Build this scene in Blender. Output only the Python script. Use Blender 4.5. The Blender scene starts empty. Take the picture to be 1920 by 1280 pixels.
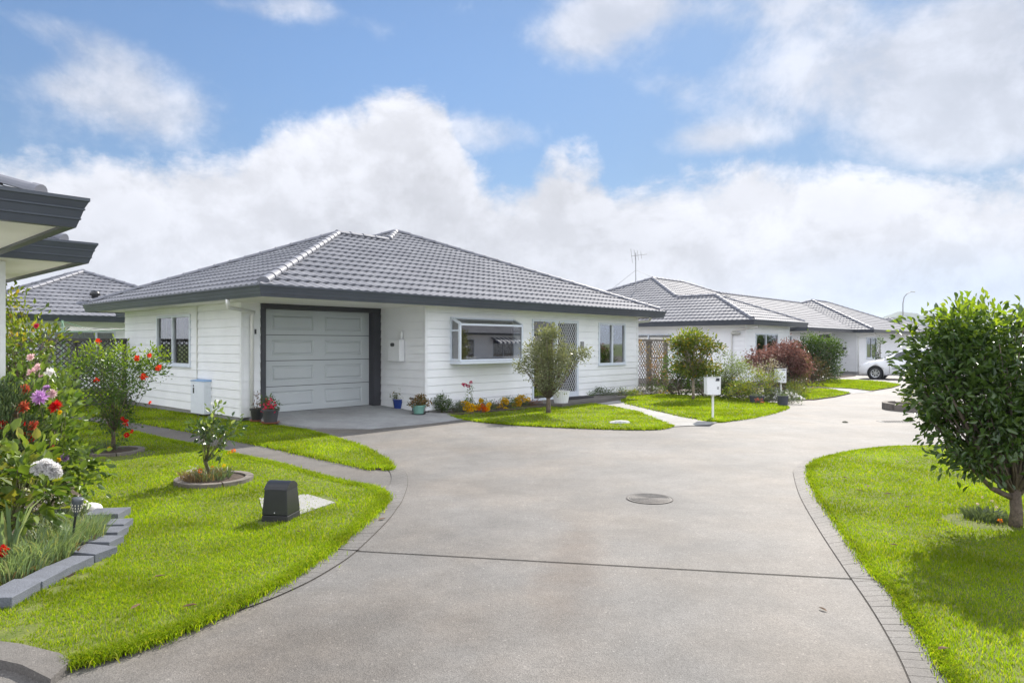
import bpy, math, random
import numpy as np
from mathutils import Vector
from mathutils.geometry import tessellate_polygon
R=math.radians
random.seed(7); rng=np.random.default_rng(7)
scene=bpy.context.scene; COL=scene.collection
F=1286.4; HOR=643.9; EYE=1.6
# ------------------------------------------------------------ coordinates
AX,AY=-5.669,14.326; TH=R(42.057); SU,CU=math.sin(TH),math.cos(TH)
ROT=math.atan2(CU,SU)
def W(u,v): return (AX+SU*u-CU*v, AY+CU*u+SU*v)          # estate grid -> world
def gz(y): return -0.01*min(max(0.0,y-22),38)
def gnd(px,py,dz=0.0):
    k=(py-HOR)/F; y=EYE/k
    if y>22: y=1.38/(k-0.01)
    if y>60 or y<0: y=1.98/k
    return Vector(((px-960)/F*y,y,gz(y)+dz))
def at(px,py,y): return Vector(((px-960)/F*y,y,EYE-(py-HOR)*y/F))
# ------------------------------------------------------------ materials
MATS={}
def newmat(name):
    m=bpy.data.materials.new(name); m.use_nodes=True; nt=m.node_tree
    b=nt.nodes['Principled BSDF']; return m,nt,b
def N(nt,t,**k):
    n=nt.nodes.new(t)
    for a,v in k.items(): setattr(n,a,v)
    return n
def mat(name,col,rough=.6,var=.12,scale=6,bump=0,bscale=40,metal=0,spec=.5,col2=None,coat=0,fine=0):
    if name in MATS: return MATS[name]
    m,nt,b=newmat(name); L=nt.links
    tc=N(nt,'ShaderNodeTexCoord')
    no=N(nt,'ShaderNodeTexNoise'); no.inputs['Scale'].default_value=scale; no.inputs['Detail'].default_value=5
    L.new(tc.outputs['Object'],no.inputs['Vector'])
    cr=N(nt,'ShaderNodeValToRGB'); c=np.array(col); c2=np.array(col2) if col2 is not None else c*(1+var)
    c1=c*(1-var) if col2 is None else c
    cr.color_ramp.elements[0].position=.32; cr.color_ramp.elements[1].position=.68
    cr.color_ramp.elements[0].color=(*np.clip(c1,0,1),1); cr.color_ramp.elements[1].color=(*np.clip(c2,0,1),1)
    L.new(no.outputs['Fac'],cr.inputs['Fac']); out=cr.outputs['Color']
    if fine:
        n2=N(nt,'ShaderNodeTexNoise'); n2.inputs['Scale'].default_value=fine; n2.inputs['Detail'].default_value=3
        L.new(tc.outputs['Object'],n2.inputs['Vector'])
        mr=N(nt,'ShaderNodeMapRange'); mr.inputs['From Min'].default_value=.3; mr.inputs['From Max'].default_value=.7
        mr.inputs['To Min'].default_value=.75; mr.inputs['To Max'].default_value=1.25
        L.new(n2.outputs['Fac'],mr.inputs['Value'])
        mx=N(nt,'ShaderNodeVectorMath',operation='SCALE'); L.new(out,mx.inputs[0]); L.new(mr.outputs[0],mx.inputs['Scale']); out=mx.outputs[0]
    L.new(out,b.inputs['Base Color'])
    b.inputs['Roughness'].default_value=rough; b.inputs['Metallic'].default_value=metal
    b.inputs['Specular IOR Level'].default_value=spec; b.inputs['Coat Weight'].default_value=coat
    if bump:
        bn=N(nt,'ShaderNodeTexNoise'); bn.inputs['Scale'].default_value=bscale; bn.inputs['Detail'].default_value=4
        L.new(tc.outputs['Object'],bn.inputs['Vector'])
        bp=N(nt,'ShaderNodeBump'); bp.inputs['Strength'].default_value=bump; bp.inputs['Distance'].default_value=.01
        L.new(bn.outputs['Fac'],bp.inputs['Height']); L.new(bp.outputs['Normal'],b.inputs['Normal'])
    MATS[name]=m; return m
def leafmat(name,ca,cb,cc=None,trans=.4,rough=.45,spec=.5,tcol=None,ns=2.5,nv=.22):
    """leaves / blades: colour varies per leaf and in soft patches, light passes through"""
    if name in MATS: return MATS[name]
    m,nt,b=newmat(name); L=nt.links
    geo=N(nt,'ShaderNodeNewGeometry'); cr=N(nt,'ShaderNodeValToRGB')
    e=cr.color_ramp.elements; e[0].color=(*ca,1); e[1].color=(*cb,1)
    if cc is not None:
        e[1].position=.8; x=e.new(1.0); x.color=(*cc,1)
    L.new(geo.outputs['Random Per Island'],cr.inputs['Fac'])
    tc=N(nt,'ShaderNodeTexCoord'); no=N(nt,'ShaderNodeTexNoise'); no.inputs['Scale'].default_value=ns; no.inputs['Detail'].default_value=5
    L.new(tc.outputs['Object'],no.inputs['Vector'])
    mr=N(nt,'ShaderNodeMapRange'); mr.inputs['From Min'].default_value=.3; mr.inputs['From Max'].default_value=.7
    mr.inputs['To Min'].default_value=1-nv; mr.inputs['To Max'].default_value=1+nv; L.new(no.outputs['Fac'],mr.inputs['Value'])
    mx=N(nt,'ShaderNodeVectorMath',operation='SCALE'); L.new(cr.outputs['Color'],mx.inputs[0]); L.new(mr.outputs[0],mx.inputs['Scale'])
    L.new(mx.outputs[0],b.inputs['Base Color'])
    b.inputs['Roughness'].default_value=rough; b.inputs['Specular IOR Level'].default_value=spec
    tr=N(nt,'ShaderNodeBsdfTranslucent')
    tv=N(nt,'ShaderNodeVectorMath',operation='MULTIPLY'); tv.inputs[1].default_value=tcol or (1.5,1.4,.6)
    L.new(mx.outputs[0],tv.inputs[0]); L.new(tv.outputs[0],tr.inputs['Color'])
    ms=N(nt,'ShaderNodeMixShader'); ms.inputs['Fac'].default_value=trans
    L.new(b.outputs[0],ms.inputs[1]); L.new(tr.outputs[0],ms.inputs[2])
    L.new(ms.outputs[0],nt.nodes['Material Output'].inputs['Surface'])
    MATS[name]=m; return m
def glassmat(name,tint=(.55,.58,.6),ior=1.75):
    if name in MATS: return MATS[name]
    m,nt,b=newmat(name); L=nt.links; nt.nodes.remove(b)
    g=N(nt,'ShaderNodeBsdfGlossy'); g.inputs['Roughness'].default_value=.015
    t=N(nt,'ShaderNodeBsdfTransparent'); t.inputs['Color'].default_value=(*tint,1)
    fr=N(nt,'ShaderNodeFresnel'); fr.inputs['IOR'].default_value=ior
    ms=N(nt,'ShaderNodeMixShader'); L.new(fr.outputs[0],ms.inputs[0]); L.new(t.outputs[0],ms.inputs[1]); L.new(g.outputs[0],ms.inputs[2])
    L.new(ms.outputs[0],nt.nodes['Material Output'].inputs['Surface'])
    MATS[name]=m; return m
def concmat(name,base,warm,rough=.85,speck=1.0,stain=.25):
    """exposed aggregate concrete: fine speckle, mid blotches, broad stains"""
    m,nt,b=newmat(name); L=nt.links
    tc=N(nt,'ShaderNodeTexCoord')
    def noise(s,d=4,r=.5):
        n=N(nt,'ShaderNodeTexNoise'); n.inputs['Scale'].default_value=s; n.inputs['Detail'].default_value=d; n.inputs['Roughness'].default_value=r
        L.new(tc.outputs['Object'],n.inputs['Vector']); return n.outputs['Fac']
    def mrange(f,a,b_,c,d):
        n=N(nt,'ShaderNodeMapRange'); 
        for i,v in zip(('From Min','From Max','To Min','To Max'),(a,b_,c,d)): n.inputs[i].default_value=v
        L.new(f,n.inputs['Value']); return n.outputs[0]
    def mul(a,c):
        n=N(nt,'ShaderNodeMath',operation='MULTIPLY'); L.new(a,n.inputs[0]); L.new(c,n.inputs[1]); return n.outputs[0]
    vo=N(nt,'ShaderNodeTexVoronoi'); vo.inputs['Scale'].default_value=170; L.new(tc.outputs['Object'],vo.inputs['Vector'])
    sep=N(nt,'ShaderNodeSeparateColor'); L.new(vo.outputs['Color'],sep.inputs[0])
    sp=mrange(sep.outputs[0],0,1,1-.28*speck,1+.28*speck)
    v2=N(nt,'ShaderNodeTexVoronoi'); v2.inputs['Scale'].default_value=95; L.new(tc.outputs['Object'],v2.inputs['Vector'])
    s2=N(nt,'ShaderNodeSeparateColor'); L.new(v2.outputs['Color'],s2.inputs[0])
    wh=mrange(s2.outputs[1],.98,1,1,1.6 if speck>.5 else 1.1)
    f=mul(sp,wh); f=mul(f,mrange(noise(3.2,8,.65),.3,.7,.86,1.14)); f=mul(f,mrange(noise(.55,4),.32,.68,1-stain*.8,1+stain*.6))
    f=mul(f,mrange(noise(14,6,.7),.3,.7,.91,1.08)); f=mul(f,mrange(noise(1.35,9,.72),.38,.62,1-stain*.22,1+stain*.2))
    cr=N(nt,'ShaderNodeMix',data_type='RGBA'); cr.inputs['A'].default_value=(*base,1); cr.inputs['B'].default_value=(*warm,1)
    L.new(mrange(noise(.9,5),.4,.65,0,1),cr.inputs['Factor'])
    mx=N(nt,'ShaderNodeVectorMath',operation='SCALE'); L.new(cr.outputs['Result'],mx.inputs[0]); L.new(f,mx.inputs['Scale'])
    L.new(mx.outputs[0],b.inputs['Base Color']); b.inputs['Roughness'].default_value=rough; b.inputs['Specular IOR Level'].default_value=.42
    bp=N(nt,'ShaderNodeBump'); bp.inputs['Strength'].default_value=.4; bp.inputs['Distance'].default_value=.004
    L.new(vo.outputs['Distance'],bp.inputs['Height']); L.new(bp.outputs['Normal'],b.inputs['Normal'])
    MATS[name]=m; return m
WHITE=mat('weatherboard paint',(.85,.86,.875),.5,.035,2.2,.08,25)
TRIM=mat('white trim paint',(.80,.81,.82),.4,.02,5)
FRAME=mat('powder coated aluminium',(.66,.71,.78),.35,.03,5)
SOFFIT=mat('soffit paint',(.84,.83,.77),.6,.03,2)
def rooftile(name,col,col2):
    m=mat(name,col,.68,.1,1.1,.10,160,spec=.12,col2=col2,fine=90); return m
TILE=rooftile('metal roof tile',(.145,.15,.17),(.195,.20,.22))
CAP=mat('ridge capping',(.19,.195,.22),.55,.1,2,.1,120,spec=.25)
GUT=mat('gutter charcoal',(.060,.070,.088),.36,.1,2,spec=.5)
DARK=mat('dark surround paint',(.042,.043,.052),.45,.1,4)
DOORM=mat('garage door steel',(.50,.53,.54),.42,.03,1.5,.05,60)
CONC=concmat('driveway concrete',(.136,.130,.122),(.152,.137,.120),stain=.28,rough=.72)
CONC2=concmat('path concrete',(.130,.122,.112),(.145,.130,.115),stain=.24,speck=.7)
CONC3=concmat('apron concrete',(.31,.32,.325),(.30,.30,.30),stain=.12,speck=.3)
CONC4=concmat('pale slab concrete',(.31,.31,.30),(.30,.29,.27),stain=.12,speck=.4)
# long soft brown wear stains in the drive (place-fixed)
def stain(m,x,y,rx,ry,rot,dark):
    nt=m.node_tree; L=nt.links; b=nt.nodes['Principled BSDF']; src=b.inputs['Base Color'].links[0].from_socket
    tc=N(nt,'ShaderNodeTexCoord'); mp=N(nt,'ShaderNodeMapping',vector_type='TEXTURE'); mp.inputs['Location'].default_value=(x,y,0); mp.inputs['Rotation'].default_value=(0,0,rot); mp.inputs['Scale'].default_value=(rx,ry,50)
    L.new(tc.outputs['Object'],mp.inputs[0]); ln=N(nt,'ShaderNodeVectorMath',operation='LENGTH'); L.new(mp.outputs[0],ln.inputs[0])
    no=N(nt,'ShaderNodeTexNoise'); no.inputs['Scale'].default_value=2.6; no.inputs['Detail'].default_value=7; L.new(tc.outputs['Object'],no.inputs['Vector'])
    ad=N(nt,'ShaderNodeMath',operation='MULTIPLY_ADD'); L.new(no.outputs['Fac'],ad.inputs[0]); ad.inputs[1].default_value=1.4; L.new(ln.outputs['Value'],ad.inputs[2])
    mr=N(nt,'ShaderNodeMapRange',interpolation_type='SMOOTHSTEP'); L.new(ad.outputs[0],mr.inputs['Value']); mr.inputs['From Min'].default_value=.7; mr.inputs['From Max'].default_value=1.8; mr.inputs['To Min'].default_value=1; mr.inputs['To Max'].default_value=0
    mx=N(nt,'ShaderNodeMix',data_type='RGBA',blend_type='MULTIPLY'); L.new(mr.outputs[0],mx.inputs['Factor']); L.new(src,mx.inputs['A']); mx.inputs['B'].default_value=(*dark,1); L.new(mx.outputs['Result'],b.inputs['Base Color'])
stain(CONC,.42,4.9,.36,1.5,-.12,(.84,.76,.70)); stain(CONC,-.9,3.6,1.1,.9,.3,(.86,.82,.78)); stain(CONC,-1.9,7.6,1.3,.8,.4,(.88,.85,.82)); stain(CONC,1.6,3.0,.9,.5,.1,(.88,.84,.80))
BORD=concmat('stamped border concrete',(.134,.128,.121),(.146,.134,.121),stain=.3,speck=.9,rough=.74)
GROOVE=mat('groove dirt',(.060,.052,.043),.9,.2,20)
FOUND=concmat('foundation concrete',(.25,.25,.24),(.24,.23,.21),speck=.4)
SOIL=mat('garden soil',(.060,.042,.030),.95,.35,14,.9,60,fine=90)
LAWNB=mat('lawn thatch',(.085,.115,.014),.95,.3,9,.6,90,col2=(.14,.16,.03),fine=60)
MEADOW=mat('far meadow',(.09,.14,.03),.95,.3,.6,col2=(.13,.17,.05))
GLASS=glassmat('window glass',ior=4.0)
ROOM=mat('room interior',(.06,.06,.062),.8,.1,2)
CURT=mat('curtain cloth',(.62,.62,.60),.9,.06,8)
PIPE=mat('white pvc pipe',(.80,.80,.78),.35,.02,4)
BARK=mat('grey brown bark',(.13,.10,.075),.9,.3,18,.8,60,fine=70)
BARKL=mat('pale bark',(.26,.21,.16),.85,.25,18,.6,60)
TWIG=mat('green brown twig',(.10,.095,.04),.8,.25,20)
WOODF=mat('weathered fence timber',(.085,.080,.075),.85,.25,9,.4,50)
WOODG=mat('grey trellis timber',(.155,.138,.115),.85,.25,9,.4,50)
BLACKP=mat('black plastic',(.020,.021,.023),.35,.15,6,.1,60)
GREYS=mat('charcoal paver',(.125,.135,.16),.85,.12,9,.4,120,fine=150)
RINGM=mat('ring kerb concrete',(.165,.145,.125),.9,.2,10,.5,80,fine=110)
TERRA=mat('terracotta',(.42,.15,.09),.8,.12,10)
# ------------------------------------------------------------ objects
OFF={}
def tag(o,label=None,cat=None,group=None,kind=None):
    if label: o['label']=label
    if cat: o['category']=cat
    if group: o['group']=group
    if kind: o['kind']=kind
    return o
def empty(name,loc,label,cat,group=None,rz=0):
    o=bpy.data.objects.new(name,None); o.empty_display_size=.2; COL.objects.link(o)
    o.location=loc; o.rotation_euler=(0,0,rz); OFF[o.name]=Vector(loc)
    return tag(o,label,cat,group)
def hempty(name,u,v,z,label,cat,group=None):       # thing modelled on the estate grid
    x,y=W(u,v); o=empty(name,(x,y,z),label,cat,group,ROT); OFF[o.name]=Vector((u,v,z)); return o
class MB:
    def __init__(s): s.v=[];s.f=[];s.m=[]
    def q(s,pts,mi=0):
        n=len(s.v); s.v+= [tuple(p) for p in pts]; s.f.append(tuple(range(n,n+len(pts)))); s.m.append(mi)
    def box(s,a,b,mi=0):
        x0,y0,z0=[min(p,q) for p,q in zip(a,b)]; x1,y1,z1=[max(p,q) for p,q in zip(a,b)]
        s.hexa([(x0,y0,z0),(x1,y0,z0),(x1,y1,z0),(x0,y1,z0)],[(x0,y0,z1),(x1,y0,z1),(x1,y1,z1),(x0,y1,z1)],mi)
    def hexa(s,bot,top,mi=0):
        n=len(s.v); k=len(bot); s.v+=[tuple(p) for p in bot]+[tuple(p) for p in top]
        s.f.append(tuple(range(n+k-1,n-1,-1))); s.f.append(tuple(range(n+k,n+2*k)))
        for i in range(k):
            j=(i+1)%k; s.f.append((n+i,n+j,n+k+j,n+k+i))
        s.m+=[mi]*(k+2)
    def tube(s,pts,rad,n=8,mi=0,caps=True):
        pts=[Vector(p) for p in pts]; 
        if not hasattr(rad,'__len__'): rad=[rad]*len(pts)
        rings=[]; up=None
        for i,p in enumerate(pts):
            d=(pts[min(i+1,len(pts)-1)]-pts[max(i-1,0)]).normalized()
            if up is None: up=d.cross(Vector((1,0,0)) if abs(d.x)<.8 else Vector((0,1,0))).normalized()
            up=(up-d*up.dot(d)).normalized(); sd=d.cross(up)
            b=len(s.v)
            for k in range(n):
                a=2*math.pi*k/n; s.v.append(tuple(p+(up*math.cos(a)+sd*math.sin(a))*rad[i]))
            rings.append(b)
        for a,b in zip(rings,rings[1:]):
            for k in range(n):
                j=(k+1)%n; s.f.append((a+k,a+j,b+j,b+k)); s.m.append(mi)
        if caps:
            s.f.append(tuple(rings[0]+k for k in range(n-1,-1,-1))); s.f.append(tuple(rings[-1]+k for k in range(n))); s.m+=[mi,mi]
    def lathe(s,c,prof,n=24,mi=0,sx=1,sy=1,seg=(0,2*math.pi)):
        cx,cy,cz=c; full=abs(seg[1]-seg[0]-2*math.pi)<1e-6; b=len(s.v); m=n if full else n+1
        for r,z in prof:
            for k in range(m):
                a=seg[0]+(seg[1]-seg[0])*k/n; s.v.append((cx+r*math.cos(a)*sx,cy+r*math.sin(a)*sy,cz+z))
        for i in range(len(prof)-1):
            for k in range(n):
                j=(k+1)%m; s.f.append((b+i*m+k,b+i*m+j,b+(i+1)*m+j,b+(i+1)*m+k)); s.m.append(mi)
    def blob(s,c,r,n=10,m=7,jit=.0,mi=0,rs=None):
        cx,cy,cz=c; b=len(s.v); rs=rs or random
        for i in range(m+1):
            t=math.pi*i/m
            for k in range(n):
                a=2*math.pi*k/n; q=1+jit*(rs.random()-.5)*2 if 0<i<m else 1
                s.v.append((cx+r[0]*math.sin(t)*math.cos(a)*q,cy+r[1]*math.sin(t)*math.sin(a)*q,cz+r[2]*math.cos(t)*q))
        for i in range(m):
            for k in range(n):
                j=(k+1)%n; s.f.append((b+i*n+k,b+(i+1)*n+k,b+(i+1)*n+j,b+i*n+j)); s.m.append(mi)
    def build(s,name,mats,parent=None,smooth=False,world=False,bevel=0):
        me=bpy.data.meshes.new(name); off=OFF.get(parent.name,Vector()) if parent else Vector()
        vs=s.v if world else [(a-off.x,b-off.y,c-off.z) for a,b,c in s.v]
        me.from_pydata(vs,[],s.f); 
        if not isinstance(mats,(list,tuple)): mats=[mats]
        for m in mats: me.materials.append(m)
        if len(mats)>1: me.polygons.foreach_set('material_index',s.m)
        if smooth:
            me.polygons.foreach_set('use_smooth',[True]*len(me.polygons))
        me.validate(); me.update()
        o=bpy.data.objects.new(name,me); COL.objects.link(o)
        if parent: o.parent=parent
        OFF[o.name]=off
        if bevel:
            b=o.modifiers.new('bevel','BEVEL'); b.width=bevel; b.segments=2; b.limit_method='ANGLE'
        return o
def nmesh(name,verts,faces4,faces3,mt,parent=None,smooth=False):
    """fast mesh from numpy: verts (n,3), quads, tris"""
    me=bpy.data.meshes.new(name); off=OFF.get(parent.name,Vector()) if parent else Vector()
    verts=np.asarray(verts,dtype=np.float32)-np.array(off,dtype=np.float32)
    nq=len(faces4) if faces4 is not None else 0; nt=len(faces3) if faces3 is not None else 0
    me.vertices.add(len(verts)); me.vertices.foreach_set('co',verts.ravel())
    me.loops.add(nq*4+nt*3); me.polygons.add(nq+nt)
    idx=np.concatenate([np.asarray(faces4,dtype=np.int32).ravel() if nq else np.zeros(0,np.int32),np.asarray(faces3,dtype=np.int32).ravel() if nt else np.zeros(0,np.int32)])
    me.loops.foreach_set('vertex_index',idx)
    st=np.concatenate([np.arange(nq)*4,nq*4+np.arange(nt)*3]).astype(np.int32)
    me.polygons.foreach_set('loop_start',st)
    if smooth: me.polygons.foreach_set('use_smooth',np.ones(nq+nt,bool))
    me.materials.append(mt); me.update(calc_edges=True)
    o=bpy.data.objects.new(name,me); COL.objects.link(o)
    if parent: o.parent=parent
    OFF[o.name]=off
    return o
# ------------------------------------------------------------ camera, sun, sky
cam=bpy.data.cameras.new('camera'); co=bpy.data.objects.new('camera',cam); COL.objects.link(co)
co.location=(0,0,EYE); co.rotation_euler=(R(90),0,0); cam.sensor_width=36; cam.lens=F*36/1920
cam.shift_y=(HOR-640)/1920; cam.clip_end=9000; cam.clip_start=.05; scene.camera=co
sd=Vector((.55,1.08,1.0)).normalized()
sl=bpy.data.lights.new('sun','SUN'); so=bpy.data.objects.new('sun',sl); COL.objects.link(so)
sl.energy=5.0; sl.angle=R(.55); sl.color=(1,.94,.855); so.rotation_euler=sd.to_track_quat('Z','Y').to_euler(); so.location=(10,20,30)
scene.view_settings.view_transform='Standard'; scene.view_settings.look='None'; scene.view_settings.exposure=.62; scene.view_settings.gamma=1
w=bpy.data.worlds.new('World'); scene.world=w; w.use_nodes=True; nt=w.node_tree; L=nt.links; nt.nodes.clear()
out=N(nt,'ShaderNodeOutputWorld'); bg=N(nt,'ShaderNodeBackground'); L.new(bg.outputs[0],out.inputs[0])
sky=N(nt,'ShaderNodeTexSky',sky_type='NISHITA'); sky.sun_disc=False
sky.sun_elevation=math.asin(sd.z); sky.sun_rotation=math.atan2(sd.x,sd.y); sky.air_density=1.0; sky.dust_density=.3; sky.ozone_density=2.5
tc=N(nt,'ShaderNodeTexCoord'); sp=N(nt,'ShaderNodeSeparateXYZ'); L.new(tc.outputs['Generated'],sp.inputs[0])
def M(op,a,b=None,c=None,clamp=False):
    n=N(nt,'ShaderNodeMath',operation=op); n.use_clamp=clamp
    for i,x in enumerate((a,b,c)):
        if x is None: continue
        if isinstance(x,(int,float)): n.inputs[i].default_value=x
        else: L.new(x,n.inputs[i])
    return n.outputs[0]
def SS(x,a,b,c=0.0,d=1.0):
    n=N(nt,'ShaderNodeMapRange',interpolation_type='SMOOTHSTEP'); L.new(x,n.inputs['Value'])
    for i,v in zip(('From Min','From Max','To Min','To Max'),(a,b,c,d)): n.inputs[i].default_value=v
    return n.outputs[0]
X,Y,Z=sp.outputs
az=M('ARCTAN2',X,Y); hyp=M('SQRT',M('ADD',M('MULTIPLY',X,X),M('MULTIPLY',Y,Y))); el=M('ARCTAN2',Z,hyp)
def ae(px,py):
    a=math.atan((px-960)/F); return a,math.atan((HOR-py)/F*math.cos(a))
def noise(sc,det=8,ro=.55,vec=None,dist=0):
    n=N(nt,'ShaderNodeTexNoise'); n.inputs['Scale'].default_value=sc; n.inputs['Detail'].default_value=det; n.inputs['Roughness'].default_value=ro
    n.inputs['Distortion'].default_value=dist
    L.new(vec or stv,n.inputs['Vector']); return n.outputs['Fac']
st=N(nt,'ShaderNodeMapping'); L.new(tc.outputs['Generated'],st.inputs[0]); st.inputs['Scale'].default_value=(1,1,1.35); stv=st.outputs[0]
n1=noise(5.5,12,.64,dist=.25); n2=noise(2.2,4,.5); n3=noise(13,8,.6)
fc=N(nt,'ShaderNodeFloatCurve'); L.new(M('ADD',M('DIVIDE',az,2*math.pi),.5),fc.inputs['Value'])
bank=[(-300,330),(0,322),(60,300),(200,285),(330,272),(430,278),(500,235),(600,200),(700,170),(790,172),(845,222),(880,300),(940,342),(1000,330),(1040,285),(1120,285),(1160,345),(1250,325),(1400,300),(1600,298),(1700,305),(1920,325),(2200,300)]
cm=fc.mapping.curves[0]; pts=[(ae(a,b)[0]/(2*math.pi)+.5,ae(a,b)[1]) for a,b in bank]
pts=[(0,.3),(.12,.25),(.22,.3)]+pts+[(.75,.28),(.88,.35),(1,.3)]
while len(cm.points)>2: cm.points.remove(cm.points[1])
cm.points[0].location=pts[0]; cm.points[-1].location=pts[-1]
for p in pts[1:-1]: cm.points.new(*p)
fc.mapping.update()
top=fc.outputs[0]
n4=noise(34,6,.6)
d=M('SUBTRACT',M('ADD',top,M('ADD',M('MULTIPLY',M('SUBTRACT',n1,.5),.17),M('ADD',M('MULTIPLY',M('SUBTRACT',n3,.5),.075),M('MULTIPLY',M('SUBTRACT',n4,.5),.03)))),el)
bankm=SS(d,-.014,.036)
# thin, loose clouds above the bank
blobs=[(205,105,95,45,.55),(275,215,150,70,.95),(60,35,90,25,.4),(470,12,120,24,.65),(1110,60,110,55,.85),(1185,5,90,35,.7),(1480,5,200,45,.55),(1600,120,260,75,.80),(1740,215,190,70,.85),(1830,270,130,60,.7),(1330,262,95,30,.75),(890,250,130,45,.72),(1850,50,110,60,.5),(700,60,70,35,.28),(110,160,50,30,.35),(560,0,60,20,.4),(1250,165,60,30,.25)]
tot=None
for cx,cy,rx,ry,s_ in blobs:
    a0,e0=ae(cx,cy); gx=M('MULTIPLY',M('SUBTRACT',az,a0),F/rx/1.05); gy=M('MULTIPLY',M('SUBTRACT',el,e0),F/ry/.98)
    g=M('MULTIPLY',M('EXPONENT',M('MULTIPLY',M('ADD',M('MULTIPLY',gx,gx),M('MULTIPLY',gy,gy)),-1)),s_)
    tot=g if tot is None else M('ADD',tot,g)
far=SS(M('ABSOLUTE',az),.75,1.1)          # scattered cloud all round, outside the modelled front
tot=M('ADD',tot,M('MULTIPLY',far,M('ADD',M('MULTIPLY',n2,.9),.35)))
hi=M('ADD',tot,M('ADD',M('MULTIPLY',M('SUBTRACT',n1,.5),1.5),M('MULTIPLY',M('SUBTRACT',n3,.5),.7)))
wisp=M('MULTIPLY',SS(hi,.22,.95),.8)
cl=M('MAXIMUM',bankm,wisp,clamp=True)
# blue: physical sky pulled a little towards the saturated blue of the photo
skm=N(nt,'ShaderNodeVectorMath',operation='MULTIPLY'); L.new(sky.outputs[0],skm.inputs[0]); SKM=skm
skm.inputs[1].default_value=(.050,.065,.076)
# cloud brightness: brighter tops, greyer folds, bluish thin base towards the right
st2=N(nt,'ShaderNodeMapping'); L.new(tc.outputs['Generated'],st2.inputs[0]); st2.inputs['Scale'].default_value=(1,1,1.35); st2.inputs['Location'].default_value=(.012,.012,.045)
n5=noise(5.5,12,.64,vec=st2.outputs[0],dist=.25); rel=SS(M('SUBTRACT',n1,n5),-.10,.10)
sh=M('ADD',M('ADD',M('MULTIPLY',SS(n3,.3,.7),.25),M('MULTIPLY',SS(n2,.35,.65),.35)),M('MULTIPLY',rel,.4))
edge=SS(d,.0,.16,1,0)
back=M('ADD',M('ADD',M('MULTIPLY',SS(M('ABSOLUTE',az),.8,1.5),1.5),M('MULTIPLY',SS(el,.5,.9),.6)),1)  # added fill: clouds behind the camera and overhead brightened to lift shaded walls
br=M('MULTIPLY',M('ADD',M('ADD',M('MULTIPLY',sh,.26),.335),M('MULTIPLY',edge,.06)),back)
cw=N(nt,'ShaderNodeCombineXYZ')
low=M('MULTIPLY',SS(el,.03,.15,1,0),SS(az,.22,.55)); 
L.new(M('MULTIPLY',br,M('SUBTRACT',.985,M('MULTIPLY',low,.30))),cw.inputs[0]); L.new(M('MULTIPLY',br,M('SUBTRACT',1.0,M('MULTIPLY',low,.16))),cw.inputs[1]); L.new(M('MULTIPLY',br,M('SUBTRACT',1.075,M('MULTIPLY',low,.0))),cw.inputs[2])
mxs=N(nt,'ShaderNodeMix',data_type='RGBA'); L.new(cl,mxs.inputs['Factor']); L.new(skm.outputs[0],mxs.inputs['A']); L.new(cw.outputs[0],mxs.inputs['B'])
fa=M('MULTIPLY',SS(el,.12,.42,.76,1.0),SS(az,-.35,.65,1.04,.74)); fm=N(nt,'ShaderNodeVectorMath',operation='SCALE'); L.new(skm.outputs[0],fm.inputs[0]); L.new(fa,fm.inputs['Scale']); L.new(fm.outputs[0],mxs.inputs['A'])
L.new(mxs.outputs['Result'],bg.inputs[0]); bg.inputs[1].default_value=1.0
# ------------------------------------------------------------ house kit (estate-grid coordinates)
def tilef(mb,A,B,poly,zt,tp=.412,dx=.034,c=.342,amp=.021,step=.034,wl=.20):
    A=np.array(A,float);B=np.array(B,float);e=(B-A)/np.linalg.norm(B-A);n=np.array([-e[1],e[0]])
    P=[((np.array(p)-A)@e,(np.array(p)-A)@n) for p in poly]
    tm=max(p[1] for p in P)
    lv=sorted(set([round(k*c,5) for k in range(int(tm/c)+1)]+[round(p[1],5) for p in P if p[1]>=0]))
    lv=[a for i,a in enumerate(lv) if i==0 or a-lv[i-1]>1e-3]
    def iv(t):
        xs=[]
        for i in range(len(P)):
            a,b=P[i],P[(i+1)%len(P)]
            if (a[1]-t)*(b[1]-t)<=0 and abs(a[1]-b[1])>1e-9: xs.append(a[0]+(b[0]-a[0])*(t-a[1])/(b[1]-a[1]))
        return (min(xs),max(xs)) if xs else (0,0)
    def wv(s): 
        x=(s/wl)%1.0; return amp*(.5+.5*math.cos(2*math.pi*(x if x<.5 else x)))**1.3
    for t0,t1 in zip(lv,lv[1:]):
        k=math.floor((t0+t1)/2/c); f0=(t0-k*c)/c; f1=(t1-k*c)/c
        a=iv(t0+1e-4); b=iv(t1-1e-4); lo=min(a[0],b[0]); hi=max(a[1],b[1])
        ss=[lo]+[i*dx for i in range(math.ceil(lo/dx+1e-6),math.floor(hi/dx-1e-6)+1)]+[hi]
        off=(k*.05)%wl; r0=[];r1=[];r2=[]
        for s in ss:
            s0=min(max(s,a[0]),a[1]); s1=min(max(s,b[0]),b[1])
            for lst,(q,t,h) in ((r0,(s0,t0,step*(1-f0))),(r1,(s1,t1,step*(1-f1))),(r2,(s0,t0+.006,-.003))):
                p=A+e*q+n*t; lst.append((p[0],p[1],zt+tp*t+wv(q+off)+h))
        b0=len(mb.v); m=len(ss); mb.v+=r0+r1
        for i in range(m-1): mb.f.append((b0+i,b0+i+1,b0+m+i+1,b0+m+i)); mb.m.append(0)
        if f0<.01:
            b1=len(mb.v); mb.v+=r2+[(x-n[0]*.0,y-n[1]*.0,z) for x,y,z in r0]
            for i in range(m-1): mb.f.append((b1+i,b1+i+1,b1+m+i+1,b1+m+i)); mb.m.append(0)
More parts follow.
